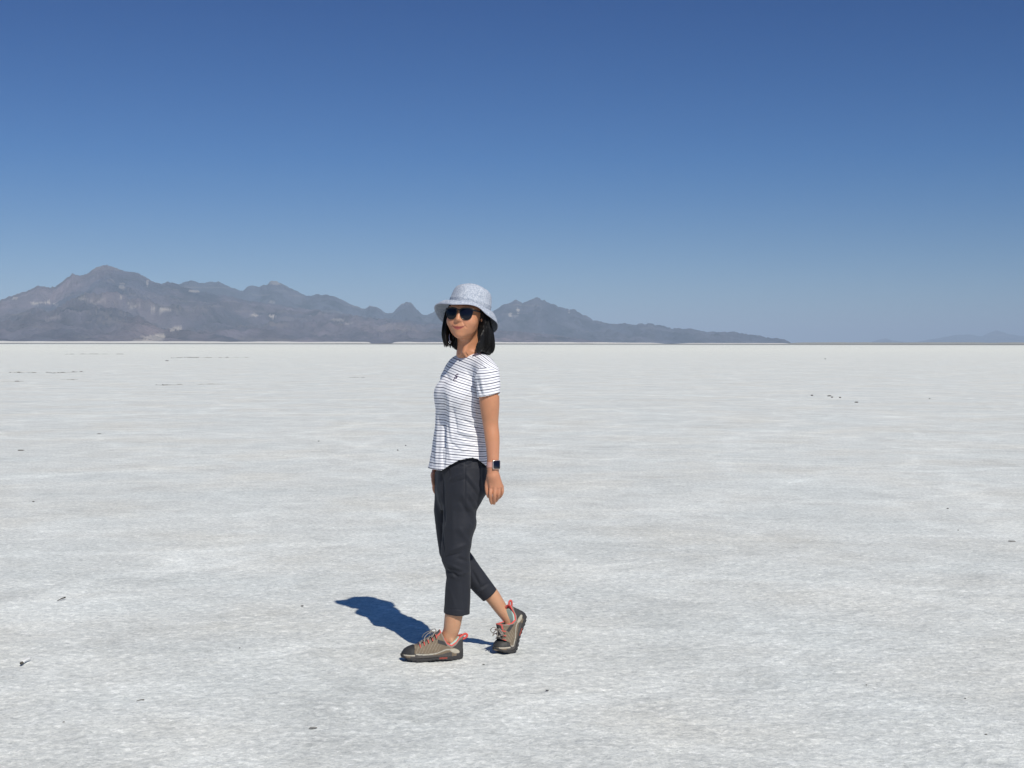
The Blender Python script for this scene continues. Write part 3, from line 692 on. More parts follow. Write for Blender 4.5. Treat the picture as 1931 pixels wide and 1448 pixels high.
u_, v_ = proj(V)
wr = fbm(V*[28, 28, 14], 3)*.0013+fbm(V*[60, 60, 40], 2)*.0005+fbm(V*9, 2)*.003
V = V+Nn*wr[:, None]
trousers = part('trousers', V, F, cloth_d)

# ---- shirt
def shirt_material():
    m = mat('striped_jersey', (.8, .8, .82), .85, .15); b = bsdf(m); b.inputs['Sheen Weight'].default_value = .1
    a = N(m, 'ShaderNodeAttribute', attribute_name='stripe')
    md = N(m, 'ShaderNodeMath', operation='WRAP'); L(m, a.outputs['Fac'], md.inputs[0]); md.inputs[1].default_value = 2.0; md.inputs[2].default_value = 0.0
    hf = N(m, 'ShaderNodeMath', operation='MULTIPLY'); L(m, md.outputs[0], hf.inputs[0]); hf.inputs[1].default_value = .5
    wh, nv, gy = (.84, .84, .87), (.018, .020, .065), (.15, .155, .24)                        # bold navy and fainter grey stripes by turns
    c = ramp(m, hf.outputs[0], [(0, nv), (.135, nv), (.16, wh), (.50, wh), (.52, gy), (.60, gy), (.62, wh), (.985, wh), (1.0, nv)])
    L(m, c, b.inputs['Base Color']); add_bump(m, 900, .15, .001); return m
jersey = shirt_material(); PER = .01205
G = Grid((P(796, 800, 6.4)[0], 6.08, .84), (P(950, 800, 6.2)[0], 6.62, 1.42), .0026)
rows = [(661, 876, 902, 6.35, .8), (668, 863, 916, 6.35, .62), (676, 850, 928, 6.35, .5), (688, 843.5, 934, 6.345, .52), (700, 838, 932, 6.345, .56), (715, 831, 928, 6.34, .60), (729, 824.5, 924, 6.335, .64), (742, 821, 921, 6.335, .66), (760, 820.5, 919, 6.34, .66), (785, 820.5, 919, 6.345, .66),
        (800, 820, 919, 6.35, .66), (816, 818, 920, 6.35, .67), (833, 815.5, 921, 6.35, .69), (855, 812.5, 922, 6.35, .72), (873, 809, 923, 6.35, .74), (895, 803, 924, 6.35, .76)]
G.column(rows, TW, .65, .02)
G.chain([P(868, 694, 6.40), P(857, 699, 6.44), P(850, 714, 6.462)], [.042, .043, .048], .03)
G.chain([P(896, 682, 6.31), P(910, 688, 6.25), P(919, 703, 6.195)], [.038, .044, .0535], .03)
G.ell(P(857, 741, 6.262), (.040, .040, .050), None, .06); G.ell(P(836.5, 744, 6.33), (.034, .045, .052), None, .05)
Pt = G.all_pts(); pts_f = Pt.reshape(-1, 3)
HEM = [(795, 880), (803, 883), (814.5, 887.5), (832, 886), (847, 875.5), (866, 865), (890.5, 860.5), (901, 864), (914.7, 875.5), (920, 883), (930, 886)]
uu, vv = proj(pts_f); uu = uu.reshape(Pt.shape[:3])
zh = np.array([P(a, b_, 6.3)[2] for a, b_ in HEM]); hemz = np.interp(uu, [h[0] for h in HEM], zh)
hemz = np.where(Pt[..., 1] > 6.37, hemz-.012, hemz)
cut = hemz-Pt[..., 2]
full = G.d.copy()
hol = np.where(Pt[..., 2] < hemz+.09, full+.0042, 1.)
nk = P(881, 657, 6.325)                                                    # neck opening
neck = np.sqrt(((Pt[..., 0]-nk[0])/.062)**2+((Pt[..., 1]-nk[1]+(Pt[..., 2]-nk[2])*.3)/.066)**2+((Pt[..., 2]-nk[2])/.052)**2)-1
SH = [(G, full.astype(np.float32))]
G.d = np.maximum(np.maximum(full, cut), -hol); G.d = np.maximum(G.d, -neck*.05).astype(np.float32)
V, F = G.mesh(); V = relax(V, F, 2, .5); Nn = vnormals(V, F)
V = folds(V, Nn, [(838, 745, 836, 880, 8, -11), (828, 765, 822, 880, 7, 5), (848, 750, 852, 830, 8, 6), (855, 770, 862, 815, 6, -3), (842, 800, 850, 870, 7, 3),
    (860, 812, 905, 824, 6, 4), (866, 822, 912, 838, 6, -4.5), (872, 835, 905, 842, 6, 4), (880, 850, 910, 832, 6, -3), (862, 850, 892, 846, 6, 3), (850, 835, 870, 850, 6, -3),
    (895, 720, 905, 760, 7, -5), (890, 730, 862, 770, 8, 3), (888, 712, 872, 735, 8, -3), (902, 770, 906, 850, 9, -5), (870, 790, 900, 806, 7, -3), (835, 695, 850, 720, 8, -3), (880, 700, 893, 718, 7, -3), (899, 668, 918, 694, 6, 2)])
V = V+Nn*(fbm(V*[16, 16, 9], 3)*.0030*np.clip((1.30-V[:, 2])*8, .25, 1)+fbm(V*45, 2)*.0007)[:, None]
u_, v_ = proj(V)
x0_ = P(838, 740, 6.33)[0]; dx = np.maximum(V[:, 0]-x0_, 0)
mz = np.interp(v_, [660, 700, 750, 800, 850, 890], [.36, .36, .30, .22, .09, .02])
wq = np.clip((722-v_)/40, 0, 1)**1.5; wq = wq*np.clip((u_-868)/40, 0, 1)
dq = np.maximum(V[:, 0]-P(878, 700, 6.3)[0], 0)
s_t = V[:, 2]+mz*dx+wq*2.9*dq**2+.0015*fbm(V*20, 2)+.10*(V[:, 1]-6.25)*wq
nd = np.sqrt(((V[:, 0]-nk[0])/.062)**2+((V[:, 1]-nk[1]+(V[:, 2]-nk[2])*.3)/.066)**2+((V[:, 2]-nk[2])/.052)**2)
st = s_t/PER; st = np.where(nd < 1.15, .6, st)                               # plain white neckband
shirt = part('shirt', V, F, jersey, attrs={'stripe': st})
shirtV, shirtN = V, Nn
def on_shirt(u, v, off=.001):
    d_ = (u_-u)**2+(v_-v)**2+1e3*(shirtN[:, 1] > 0)+1e3*((shirtV[:, 1] > 6.36)*1.0); i = np.argmin(d_); return shirtV[i]+shirtN[i]*off
for side in (0, 1):
    if side == 0:
        G = Grid((P(885, 700, 6.3)[0], 6.07, 1.14), (P(955, 700, 6.1)[0], 6.34, 1.42), .0024)
        a, b_, c = P(903, 694, 6.24), P(918.5, 710, 6.185), P(921.5, 752, 6.17)
        G.chain([a, b_, c], [.052, .0545, .0480], .02)
        ax = c-b_; cutp = P(920.5, 749.5, 6.17); up = P(911, 699, 6.19)
    else:
        G = Grid((P(812, 700, 6.5)[0], 6.38, 1.14), (P(880, 700, 6.5)[0], 6.60, 1.40), .0030)
        a, b_, c = P(862, 702, 6.43), P(852, 717, 6.465), P(848, 752, 6.49)
        G.chain([a, b_, c], [.047, .0505, .046], .02); ax = c-b_; cutp = P(845, 746, 6.49); up = P(850, 700, 6.45)
    ax = ax/np.linalg.norm(ax); Pt = G.all_pts(); t = (Pt-cutp)@ax
    full = G.d.copy(); arm_hol = np.where(t > -.07, full+.0042, 1.)
    seam = (a-b_)/np.linalg.norm(a-b_); sm = (Pt-(b_+seam*.012 if side == 0 else a))@seam
    SH.append((G, np.maximum(full, t).astype(np.float32)))
    sx = t+.010*np.cos((Pt[..., 0]-b_[0])/.03)*0-.006*((Pt[..., 0]-b_[0]+.012)/.04)**2*-1
    G.d = np.maximum(np.maximum(np.maximum(full, sx), sm), -arm_hol).astype(np.float32)
    V, F = G.mesh(); V = relax(V, F, 2, .5); Nn = vnormals(V, F)
    if side == 0: V = folds(V, Nn, [(898, 715, 908, 745, 7, -4), (905, 705, 914, 745, 7, 2.5), (900, 722, 925, 706, 6, -2), (930, 708, 936, 742, 9, -2), (896, 708, 903, 740, 5, 3)])
    V = V+Nn*(fbm(V*22, 3)*.0018)[:, None]
    tt = (V-cutp)@ax; rr = ((V[:, 0]-b_[0])/.045)
    st = (tt-.006*(rr+.2)**2*-1+.0)/PER+.45
    st = np.where(tt+.006*(rr+.2)**2 > -.0035, .6, st)
    part('sleeve', V, F, jersey, shirt, attrs={'stripe': st})
GHEM = None
def region_shirt(p):
    u_p, v_p = proj(p); hz_ = np.interp(u_p, [h[0] for h in HEM], zh)
    ndk = np.sqrt(((p[:, 0]-nk[0])/.062)**2+((p[:, 1]-nk[1]+(p[:, 2]-nk[2])*.3)/.066)**2+((p[:, 2]-nk[2])/.052)**2)
    arm = ((p-P(920.5, 746, 6.17))@np.array([0, 0, -1.]) > 0) & (p[:, 1] < 6.235) & (u_p > 895)
    arm2 = (p[:, 2] < P(845, 742, 6.49)[2]) & (p[:, 1] > 6.425) & (u_p < 872)
    return (p[:, 2] > hz_+.01) & (ndk > 1.0) & (p[:, 2] < 1.42) & ~arm & ~arm2 & (np.linalg.norm(p-(HC-Uh*.03), axis=1) > .115)
bodyV = tuck(bodyV, SH, region_shirt)
def region_legs(p):
    c_ = (p-c0)@dirc; return (p[:, 2] < P(870, 965, 6.3)[2]) & np.where(p[:, 1] < 6.362, p[:, 2] > cut1+.012, c_ < -.012)
bodyV = tuck(bodyV, [TR], region_legs)
body = part('body', bodyV, bodyF, skin, attrs={'skin_col': bodyC})
# small stitched motif on the chest
parts = []
loop = [on_shirt(a, b_, .0012) for a, b_ in spline([(864.5, 706), (861, 706.5), (859.5, 709), (861.5, 711), (860.8, 714), (857, 714.5), (855.5, 717), (858, 719), (860.5, 717.5)], 28)]
loop = np.array(loop); loop[1:-1] = (loop[:-2]+loop[1:-1]*2+loop[2:])/4; loop[1:-1] = (loop[:-2]+loop[1:-1]*2+loop[2:])/4; parts.append(tube(loop, .0021, 6)); loop = [on_shirt(a, b_, .0012) for a, b_ in spline([(857, 712), (860, 711.5), (863, 711.5)], 8)]; parts.append(tube(loop, .0019, 6))
Vm, Fm = merge(parts); part('embroidery', Vm, Fm, mat('thread', (.05, .03, .08), .8), shirt)

# ---- hair
hairm = mat('black_hair', (.0045, .004, .004), .42, .28); tb_ = N(hairm, 'ShaderNodeTexCoord')
G = Grid(HC-np.array([.17, .17, .22]), HC+np.array([.17, .19, .10]), .0026)
G.ell(hp(0, -.022, .03), (.084, .098, .086), MH, .01)
def hcol(zt, rows):          # rows in head space: (z, l centre, f centre, rl, rf)
    t = np.array(sorted(rows)); 
    def fn(p):
        q = (p-HC)@MH.T; z = q[..., 2]
        cl, cf, rl, rf = [np.interp(z, t[:, 0], t[:, i]) for i in range(1, 5)]
        return np.maximum((np.hypot((q[..., 0]-cl)/rl, (q[..., 1]-cf)/rf)-1)*np.minimum(rl, rf), np.maximum(z-t[-1, 0], t[0, 0]-z))
    G.put(fn, HC-.2, HC+.2, .015)
hcol(0, [(.03, 0, -.022, .086, .100), (-.02, 0, -.022, .090, .106), (-.06, .004, -.030, .095, .122), (-.10, .010, -.038, .098, .132), (-.135, .016, -.044, .094, .129), (-.152, .021, -.048, .084, .114), (-.163, .024, -.052, .070, .094)])
G.chain([hp(.084, .000, .0), hp(.090, .000, -.05), hp(.092, .002, -.10), hp(.086, .008, -.138), hp(.074, .026, -.152)], [.012, .014, .016, .014, .008], .02)
G.chain([hp(-.078, .02, -.0), hp(-.082, .028, -.05), hp(-.080, .032, -.10), hp(-.064, .034, -.136), hp(-.044, .034, -.156)], [.012, .014, .017, .016, .009], .02)
def opening(p):               # the face and neck show through here
    q = (p-HC)@MH.T; z = q[..., 2]
    w_ = np.interp(z, [-.18, -.12, -.09, -.04, .05], [.060, .066, .068, .0705, .070]); f0 = np.interp(z, [-.2, -.13, -.08, -.03, 0, .06], [-.03, -.03, -.012, .008, .016, .03])
    wl = np.interp(z, [-.18, -.15, -.12, -.07, -.02, .05], [.064, .068, .082, .088, .084, .070])
    return np.maximum(np.maximum(-.004-q[..., 0]-w_, q[..., 0]-wl), f0-q[..., 1])
G.put(opening, HC-.2, HC+.2, .008, sub=True)
V, F = G.mesh(); V = relax(V, F, 1, .5); Nn = vnormals(V, F); q = (V-HC)@MH.T
ang = np.arctan2(q[:, 0], -q[:, 1])
g = fbm(np.stack([ang*16+.8*fbm(V*12, 2), q[:, 2]*5, 0*ang], 1), 3)*.0042+fbm(np.stack([ang*42, q[:, 2]*7, 0*ang+3], 1), 2)*.0018
V = V+Nn*g[:, None]
tip = np.clip((-.12-q[:, 2])/.05, 0, 1)
V[:, 2] -= tip*(.010*fbm(np.stack([ang*9, 0*ang, 0*ang], 1), 2)+.006)
hair = part('hair', V, F, hairm)
strands = []
rr_ = random.Random(3)
q = (V-HC)@MH.T; na_, nz_ = 96, 60
qa = np.arctan2(q[:, 0]-.004, -(q[:, 1]+.022)); ia = ((qa+math.pi)/(2*math.pi)*na_).astype(int) % na_; iz = np.clip(((q[:, 2]+.20)/.24*nz_).astype(int), 0, nz_-1)
rad_map = np.zeros((na_, nz_)); np.maximum.at(rad_map, (ia, iz), np.hypot(q[:, 0]-.004, q[:, 1]+.022))
for _ in range(2): rad_map = np.maximum(rad_map, (np.roll(rad_map, 1, 0)+np.roll(rad_map, -1, 0)+2*rad_map)/4)
def hair_r(a, z):
    fa = (a+math.pi)/(2*math.pi)*na_; i0 = int(fa) % na_; k = min(max(int((z+.20)/.24*nz_), 0), nz_-1); return rad_map[i0, k]
for k in range(900):
    an = rr_.uniform(-2.5, 2.15)
    zt = rr_.uniform(.02, -.06); zb = rr_.uniform(-.135, -.168) if an > 0 else rr_.uniform(-.130, -.156)
    pts = []; last = .1; ph = rr_.uniform(0, 6); off = rr_.uniform(-.0008, .0022)
    for t in np.linspace(0, 1, 9):
        z = zt+(zb-zt)*t; a2 = an+.05*math.sin(t*2.5+ph)+.05*t*t*math.sin(ph*2); r_ = hair_r(a2, z)
        if r_ < .05: r_ = last-.004*(z < -.15)
        r_ = min(max(r_, last-.012), last+.012) if pts else r_
        last = r_; r2 = r_+off; pts.append(hp(r2*math.sin(a2)+.004, -r2*math.cos(a2)-.022, z))
    pts = np.array(pts); pts[1:-1] = (pts[:-2]+2*pts[1:-1]+pts[2:])/4
    if (opening(pts) < -.003).any(): continue
    if an > 1.75 and any(((p-HC)@MH.T)[1] > .03 for p in pts): continue
    strands.append(tube(pts, np.linspace(.0013, .0004, 9), 4))
Vs, Fs = merge(strands); part('hair_strands', Vs, Fs, hairm, hair)

# ---- hat
def hat_cloth():
    m = mat('hat_weave', (.42, .47, .58), .9, .1); b = bsdf(m)
    tc = N(m, 'ShaderNodeTexCoord'); n = N(m, 'ShaderNodeTexNoise', Scale=170.0, Detail=4.0); L(m, tc.outputs['Object'], n.inputs['Vector'])
    w1 = N(m, 'ShaderNodeTexWave', Scale=80.0, Distortion=2.5, bands_direction='Z'); L(m, tc.outputs['Object'], w1.inputs['Vector']); w1.inputs['Detail Scale'].default_value = 6
    w2 = N(m, 'ShaderNodeTexWave', Scale=80.0, Distortion=2.5, bands_direction='DIAGONAL'); L(m, tc.outputs['Object'], w2.inputs['Vector'])
    ad = N(m, 'ShaderNodeMath', operation='ADD'); L(m, w1.outputs['Fac'], ad.inputs[0]); L(m, w2.outputs['Fac'], ad.inputs[1])
    a2 = N(m, 'ShaderNodeMath', operation='MULTIPLY_ADD'); L(m, ad.outputs[0], a2.inputs[0]); a2.inputs[1].default_value = .20; L(m, n.outputs[0], a2.inputs[2])
    c = ramp(m, a2.outputs[0], [(.48, (.245, .29, .37)), (.66, (.37, .41, .49)), (.84, (.56, .59, .645))]); L(m, c, b.inputs['Base Color'])
    bp = N(m, 'ShaderNodeBump', Strength=.5, Distance=.002); L(m, a2.outputs[0], bp.inputs['Height']); L(m, bp.outputs[0], b.inputs['Normal']); return m
hatm = hat_cloth()
YH = 6.31
bandp = lambda: None
# crown base ring, defined at eight directions round the head (front first, turning to her left)
nA = 96
def ring(pts): return np.array(spline(pts, nA, closed=True))
HT = R(9)                                            # the hat sits tipped back
Fq = Fh0*math.cos(HT)+Uh0*math.sin(HT); Uq = Uh0*math.cos(HT)-Fh0*math.sin(HT); Lq0 = np.array([math.cos(PSI), -math.sin(PSI), 0])
hl = R(-9); Lq = Lq0*math.cos(hl)+Uq*math.sin(hl); Uq = Uq*math.cos(hl)-Lq0*math.sin(hl)
HB = P(886.5, 577, YH+.004)
def hq(a, rl, rf, z): return HB+Lq*math.sin(a)*rl+Fq*math.cos(a)*rf+Uq*z
angs = [2*math.pi*i/nA for i in range(nA)]
V = []
crown = [(-.004, .0925, .108), (.004, .0925, .108), (.014, .0915, .1065), (.017, .0930, .108), (.020, .0905, .1055), (.04, .0875, .1025), (.060, .083, .097), (.074, .0765, .0895), (.083, .066, .078), (.089, .050, .060), (.092, .030, .036), (.093, .010, .012)]
for (z, rl, rf) in crown:
    for a in angs:
        j = 1+.018*math.sin(3*a+z*30)+.012*math.sin(5*a+1); V.append(hq(a, rl*j, rf*j, z*(1+.05*math.sin(2*a+.6))))
nC = len(crown); F = [(i*nA+k, i*nA+(k+1) % nA, (i+1)*nA+(k+1) % nA, (i+1)*nA+k) for i in range(nC-1) for k in range(nA)]+[tuple((nC-1)*nA+k for k in range(nA))]
hat = part('hat', V, F, hatm); so = hat.modifiers.new('thick', 'SOLIDIFY'); so.thickness = .0025; so.offset = -1
# brim: outer edge given in the place, hanging lower at the sides and back
outer = ring([P(866, 573.5, 6.17), P(886, 574, 6.185), P(903, 579.5, 6.20), P(917, 592, 6.225), P(929, 601, 6.26), P(938.5, 611, 6.32), P(935, 624, 6.38), P(915, 631, 6.44), P(888, 630, 6.47), P(860, 622, 6.46),
              P(840, 611, 6.43), P(829, 601, 6.40), P(822, 589, 6.37), P(819.5, 579, 6.33), P(825, 573, 6.27), P(838, 572.2, 6.22), P(852, 573.6, 6.18)])
ang_o = []
for p in outer:
    d_ = p-HB; ang_o.append(math.atan2(d_@Lq/.13, d_@Fq/.14))
order = np.argsort(ang_o); ao = np.array(ang_o)[order]; oo = outer[order]
def outer_at(a):
    a = (a+math.pi) % (2*math.pi)-math.pi
    ax_ = np.concatenate([ao-2*math.pi, ao, ao+2*math.pi]); po = np.concatenate([oo, oo, oo]); return np.array([np.interp(a, ax_, po[:, i]) for i in range(3)])
V = []; nB = 9
for i in range(nB):
    t = i/(nB-1)
    for a in angs:
        A = hq(a, .0925*(1+.018*math.sin(3*a)), .108*(1+.018*math.sin(3*a)), -.003); B = outer_at(a); m_ = A+(B-A)*t
        m_ = m_+Uq*.010*math.sin(math.pi*t)+Uq*.0012*math.sin(a*14)*t
        V.append(m_)
F = [(i*nA+k, (i+1)*nA+k, (i+1)*nA+(k+1) % nA, i*nA+(k+1) % nA) for i in range(nB-1) for k in range(nA)]
brim = part('brim', V, F, hatm, hat); so = brim.modifiers.new('thick', 'SOLIDIFY'); so.thickness = .0028; so.offset = 0
edge_pts = [outer_at(a) for a in angs]; Vt, Ft = tube(edge_pts, .0021, 6, closed=True)
part('brim_binding', Vt, Ft, mat('binding', (.40, .43, .52), .9), hat)

# ---- sunglasses
blk = mat('glossy_black_frame', (.006, .006, .008), .22, .6); lensm = mat('dark_lens', (.004, .005, .012), .10, .28)
def lens_outline(s_):     # in (l, z)
    return [(s_*.0075, .004), (s_*.0085, .014), (s_*.018, .0205), (s_*.035, .0215), (s_*.053, .0195), (s_*.0615, .014), (s_*.0600, -.004), (s_*.052, -.021), (s_*.039, -.0285), (s_*.024, -.0265), (s_*.013, -.015)]
def gp(l, z): return hp(l, .1015-.30*abs(l)**1.5*4*.5-abs(l)*.10, z-.0075)
fr = []; lenses = []
for s_ in (-1, 1):
    ol = spline(lens_outline(s_), 44, closed=True); ol = [gp(a[0], a[1]) for a in [np.array([o_[0], o_[1]]) for o_ in ol]]
    fr.append(tube(ol, .0024, 7, closed=True))
    cen = gp(s_*.0345, -.003); Vl = [cen+Fh*.004]; n = len(ol)
    for rr2 in (.5, .8, 1.0):
        for p in ol: Vl.append(cen+(p-cen)*rr2+Fh*.004*(1-rr2**2))
    Fl = [(0, 1+k, 1+(k+1) % n) for k in range(n)]+[(1+r_*n+k, 1+(r_+1)*n+k, 1+(r_+1)*n+(k+1) % n, 1+r_*n+(k+1) % n) for r_ in range(2) for k in range(n)]
    lenses.append((Vl, Fl))
    fr.append(tube(spline([gp(s_*.0595, .013), hp(s_*.071, .070, .006), hp(s_*.0785, .03, .004), hp(s_*.080, -.015, .000), hp(s_*.078, -.035, -.012)], 20), .0024, 6, flat=1.6))
    fr.append(tube(spline([gp(s_*.052, .0195), gp(s_*.063, .017), gp(s_*.0615, .010)], 8), .0034, 6))
fr.append(tube(spline([gp(-.009, .010), gp(0, .013)+Fh*.002, gp(.009, .010)], 8), .0026, 6))
Vg, Fg = merge(fr); glasses = part('sunglasses', Vg, Fg, blk)
for Vl, Fl in lenses: part('lens', Vl, Fl, lensm, glasses)
# ---- earring
earm = mat('silver', (.75, .75, .75), .25, .5, 1.0)
Ve, Fe = merge([tube(spline([hp(-.058, .046, -.098), hp(-.057, .049, -.112), hp(-.054, .049, -.128)], 10), .0011, 6), tube([hp(-.0525+.005*math.cos(t), .049, -.1335+.005*math.sin(t)) for t in np.linspace(0, 6.0, 14)], .0011, 6)])
part('earring', Ve, Fe, earm)

# ---- watch
wc = P(930.3, 876.5, 6.152); ax = P(930, 860, 6.157)-P(930, 890, 6.150); ax /= np.linalg.norm(ax)
wn = np.array([.42, -.90, 0]); wn = wn-ax*(wn@ax); wn /= np.linalg.norm(wn); wt = np.cross(ax, wn)
V = []; nS = 40; hwS = .0115
for i in range(nS):
    a = 2*math.pi*i/nS; rad = np.array([.0275, .0262])
    c = wc+wt*math.sin(a)*rad[0]+wn*math.cos(a)*rad[1]; o_ = wt*math.sin(a)+wn*math.cos(a)
    for (h_, t_) in ((-hwS, 0), (-hwS, .0022), (hwS, .0022), (hwS, 0)): V.append(c+ax*h_+o_*t_)
F = [(i*4+k, i*4+(k+1) % 4, ((i+1) % nS)*4+(k+1) % 4, ((i+1) % nS)*4+k) for i in range(nS) for k in range(4)]
strap = part('watch_strap', V, F, mat('rose_strap', (.62, .33, .27), .45, .5), smooth=False)
def rbox(c, ex, ey, ez, wx_, wy_, wz_, r, n=6):
    """rounded slab: ex, ey in plane, ez thickness"""
    out_ = []
    for sx, sy in ((1, 1), (-1, 1), (-1, -1), (1, -1)):
        a0 = {(1, 1): 0, (-1, 1): 90, (-1, -1): 180, (1, -1): 270}[(sx, sy)]
        for k in range(n): 
            t = R(a0+90*k/(n-1)); out_.append((sx*(wx_-r)+r*math.cos(t), sy*(wy_-r)+r*math.sin(t)))
    V = []; m_ = len(out_)
    for (z, sc) in ((-wz_, .94), (-wz_*.6, 1), (wz_*.6, 1), (wz_, .92)):
        for a, b_ in out_: V.append(c+ex*a*sc+ey*b_*sc+ez*z)
    F = [(i*m_+k, i*m_+(k+1) % m_, (i+1)*m_+(k+1) % m_, (i+1)*m_+k) for i in range(3) for k in range(m_)]+[tuple(range(m_-1, -1, -1)), tuple(3*m_+k for k in range(m_))]
    return V, F
fc = wc+wn*.0305+wt*-.000
V, F = rbox(fc, wt, ax, wn, .0175, .0200, .0050, .006); part('watch_case', V, F, mat('watch_metal', (.72, .60, .52), .3, .5, .8), strap)
V, F = rbox(fc+wn*.0050, wt, ax, wn, .0152, .0175, .0012, .0045); part('watch_screen', V, F, mat('watch_glass', (.006, .006, .012), .06, .7), strap)

# ---- shoes
upm = mat('shoe_mesh', rough=.85, spec=.2, attr='shoe_col'); add_bump(upm, 300, .5, .002)
solem = mat('shoe_rubber', rough=.8, spec=.25, attr='shoe_col'); add_bump(solem, 120, .4, .003)
capm = mat('toe_rubber', (.035, .034, .033), .6, .4); lacem = mat('grey_lace', (.30, .27, .24), .9, .1); coral = mat('coral_webbing', (.60, .10, .085), .8, .2)
sockm = mat('mint_sock', (.42, .56, .50), .95, .1)
wtab = np.array([(-.006, .001), (-.003, .013), (.002, .021), (.012, .029), (.03, .0335), (.06, .033), (.10, .0335), (.14, .039), (.18, .0455), (.205, .0465), (.23, .042), (.25, .0325), (.262, .022), (.269, .011), (.272, .001)])
ztab = np.array([(-.006, .150), (.09, .150), (.10, .134), (.112, .121), (.13, .108), (.16, .092), (.195, .074), (.22, .067), (.24, .061), (.255, .052), (.266, .038), (.272, .025)])
ctab = np.array([(-.01, .112), (.012, .103), (.03, .081), (.05, .068), (.07, .079), (.088, .110), (.10, .140), (.12, .2), (.3, .3)])
btab = np.array([(-.006, .006), (.01, .001), (.05, 0), (.12, .004), (.18, 0), (.215, .002), (.245, .009), (.272, .022)])      # bottom of the sole
def shoe(tf, far):
    h = .0021
    def sdf(kind, lo, hi):
        G = Grid(lo, hi, h); p = G.all_pts(); x_, y_, z_ = p[..., 0], p[..., 1]+.006*np.clip((p[..., 0]-.12)/.15, 0, 1)*(1), p[..., 2]
        wv = np.interp(x_, wtab[:, 0], wtab[:, 1]); zv = np.interp(x_, ztab[:, 0], ztab[:, 1]); cv = np.interp(x_, ctab[:, 0], ctab[:, 1]); bv = np.interp(x_, btab[:, 0], btab[:, 1])
        if kind == 'upper':
            zb_ = .016; pw_ = 2.5; hgt = np.maximum(zv-zb_, .005)
            qq = (np.abs(y_/wv)**pw_+np.abs((z_-zb_)/hgt)**pw_)**(1/pw_)
            d = (qq-1)*np.minimum(wv, hgt); d = np.maximum(d, zb_-z_)
            d0 = d.copy(); d = np.maximum(d, z_-cv)
            hol = np.where((z_ > .05) & (x_ < .118), d0+.0062, 1.); d = np.maximum(d, -hol)
            d = np.maximum(d, np.maximum(-.006-x_, x_-.272))
        else:
            top = np.interp(x_, [-.01, .0, .02, .05, .09, .13, .2, .25, .265, .28], [.050, .040, .023, .018, .017, .015, .015, .021, .031, .036])
            w2 = wv*1.03+.002
            d = np.abs(y_)-w2; tr = .0020*(np.sin(x_*2*math.pi/.019) > .2)*((z_-bv) < .005)
            d = np.maximum(d+tr*1.0, np.maximum(bv+tr*.6-z_, z_-top)); d = np.maximum(d, np.maximum(-.007-x_+.0*z_, x_-.274))
        G.d = d.astype(np.float32); V, F = G.mesh(); return relax(V, F, 2, .5), F
    V, F = sdf('upper', (-.02, -.065, .0), (.285, .065, .155))
    x_, y_, z_ = V.T; n1 = fbm(V*90, 2)
    col = np.tile(np.array([.190, .150, .108]), (len(V), 1))
    def bl(m_, c): 
        m_ = np.clip(m_, 0, 1)[:, None]; return col*(1-m_)+np.array(c)*m_
    cvx = np.interp(x_, ctab[:, 0], ctab[:, 1])
    col = bl((np.abs(np.sin((x_*.8+z_*.45)*2*math.pi/.022)) < .16)*(x_ > .10)*(x_ < .215)*(z_ > .04)*.6, (.38, .34, .28))       # pale piping on the side panels
    band = (z_-(.050+.30*(x_-.02)))                                                                                               # dark strap from heel to laces
    col = bl(((band > 0)*(band < .017)*(x_ > .02)*(x_ < .112))*1., (.055, .054, .056))
    col = bl(((x_ < .028)*(z_ < .088))*1., (.060, .058, .058))
    col = bl((((x_-.036)/.022)**2+((z_-.042-.25*(x_-.036))/.010)**2 < 1)*1., (.46, .42, .34))
    col = bl((z_ > cvx-.013)*(x_ < .10)*1., (.26, .21, .18)); col = bl((z_ > cvx-.0050)*(x_ < .084)*1., (.70, .10, .09))
    inn = (z_ > .052)*(x_ < .112)*(np.abs(y_) < np.interp(x_, wtab[:, 0], wtab[:, 1])*.62)*(x_ > .006); col = bl(inn*1., (.60, .12, .10))
    col = bl(((x_ > .10)*(x_ < .20)*(np.abs(y_) < .0165))*1., (.09, .085, .08))
    col = bl((z_ < .033+.006*np.sin(x_*40))*(x_ > .05)*(x_ < .235)*.9, (.075, .072, .072))
    cl = .036+.010*np.exp(-((x_-.07)/.03)**2)+.004*np.sin(x_*30); col = bl((np.abs(z_-cl) < .0026)*(x_ > .05)*(x_ < .21)*1., (.42, .39, .33))
    col = bl((np.abs(z_-.030) < .003)*(x_ > .215)*(x_ < .262)*1., (.45, .41, .34))
    col = np.clip(col*(1+.14*n1)[:, None], 0, 1)
    cap = (x_ > .214+.18*np.maximum(.055-z_, 0)*.5)*(z_ > .033); fm = cap[F].all(1)
    up = part('shoe', tf(V), F[~fm], upm, attrs={'shoe_col': col})
    used, inv = np.unique(F[fm], return_inverse=True); Nn = vnormals(V, F)
    part('toe_cap', tf(V[used]+Nn[used]*.0022), inv.reshape(-1, 4), capm, up)
    V, F = sdf('sole', (-.02, -.065, -.006), (.285, .065, .07)); z_ = V[:, 2]; x_ = V[:, 0]
    col = np.tile(np.array([.045, .044, .045]), (len(V), 1))
    col = np.where(((z_ > .020)*(z_ < .025)*(x_ > .03)*(x_ < .19))[:, None], np.array([.085, .08, .075]), col)
    col = np.where(((z_ > .009)*(z_ < .016)*(x_ > .07)*(x_ < .105))[:, None], np.array([.25, .06, .045]), col)
    part('sole', tf(V), F, solem, up, attrs={'shoe_col': col})
    def top(x_): return np.interp(x_, ztab[:, 0], ztab[:, 1])
    lp = []; ey = []
    xs_ = [.190, .172, .154, .136, .119]
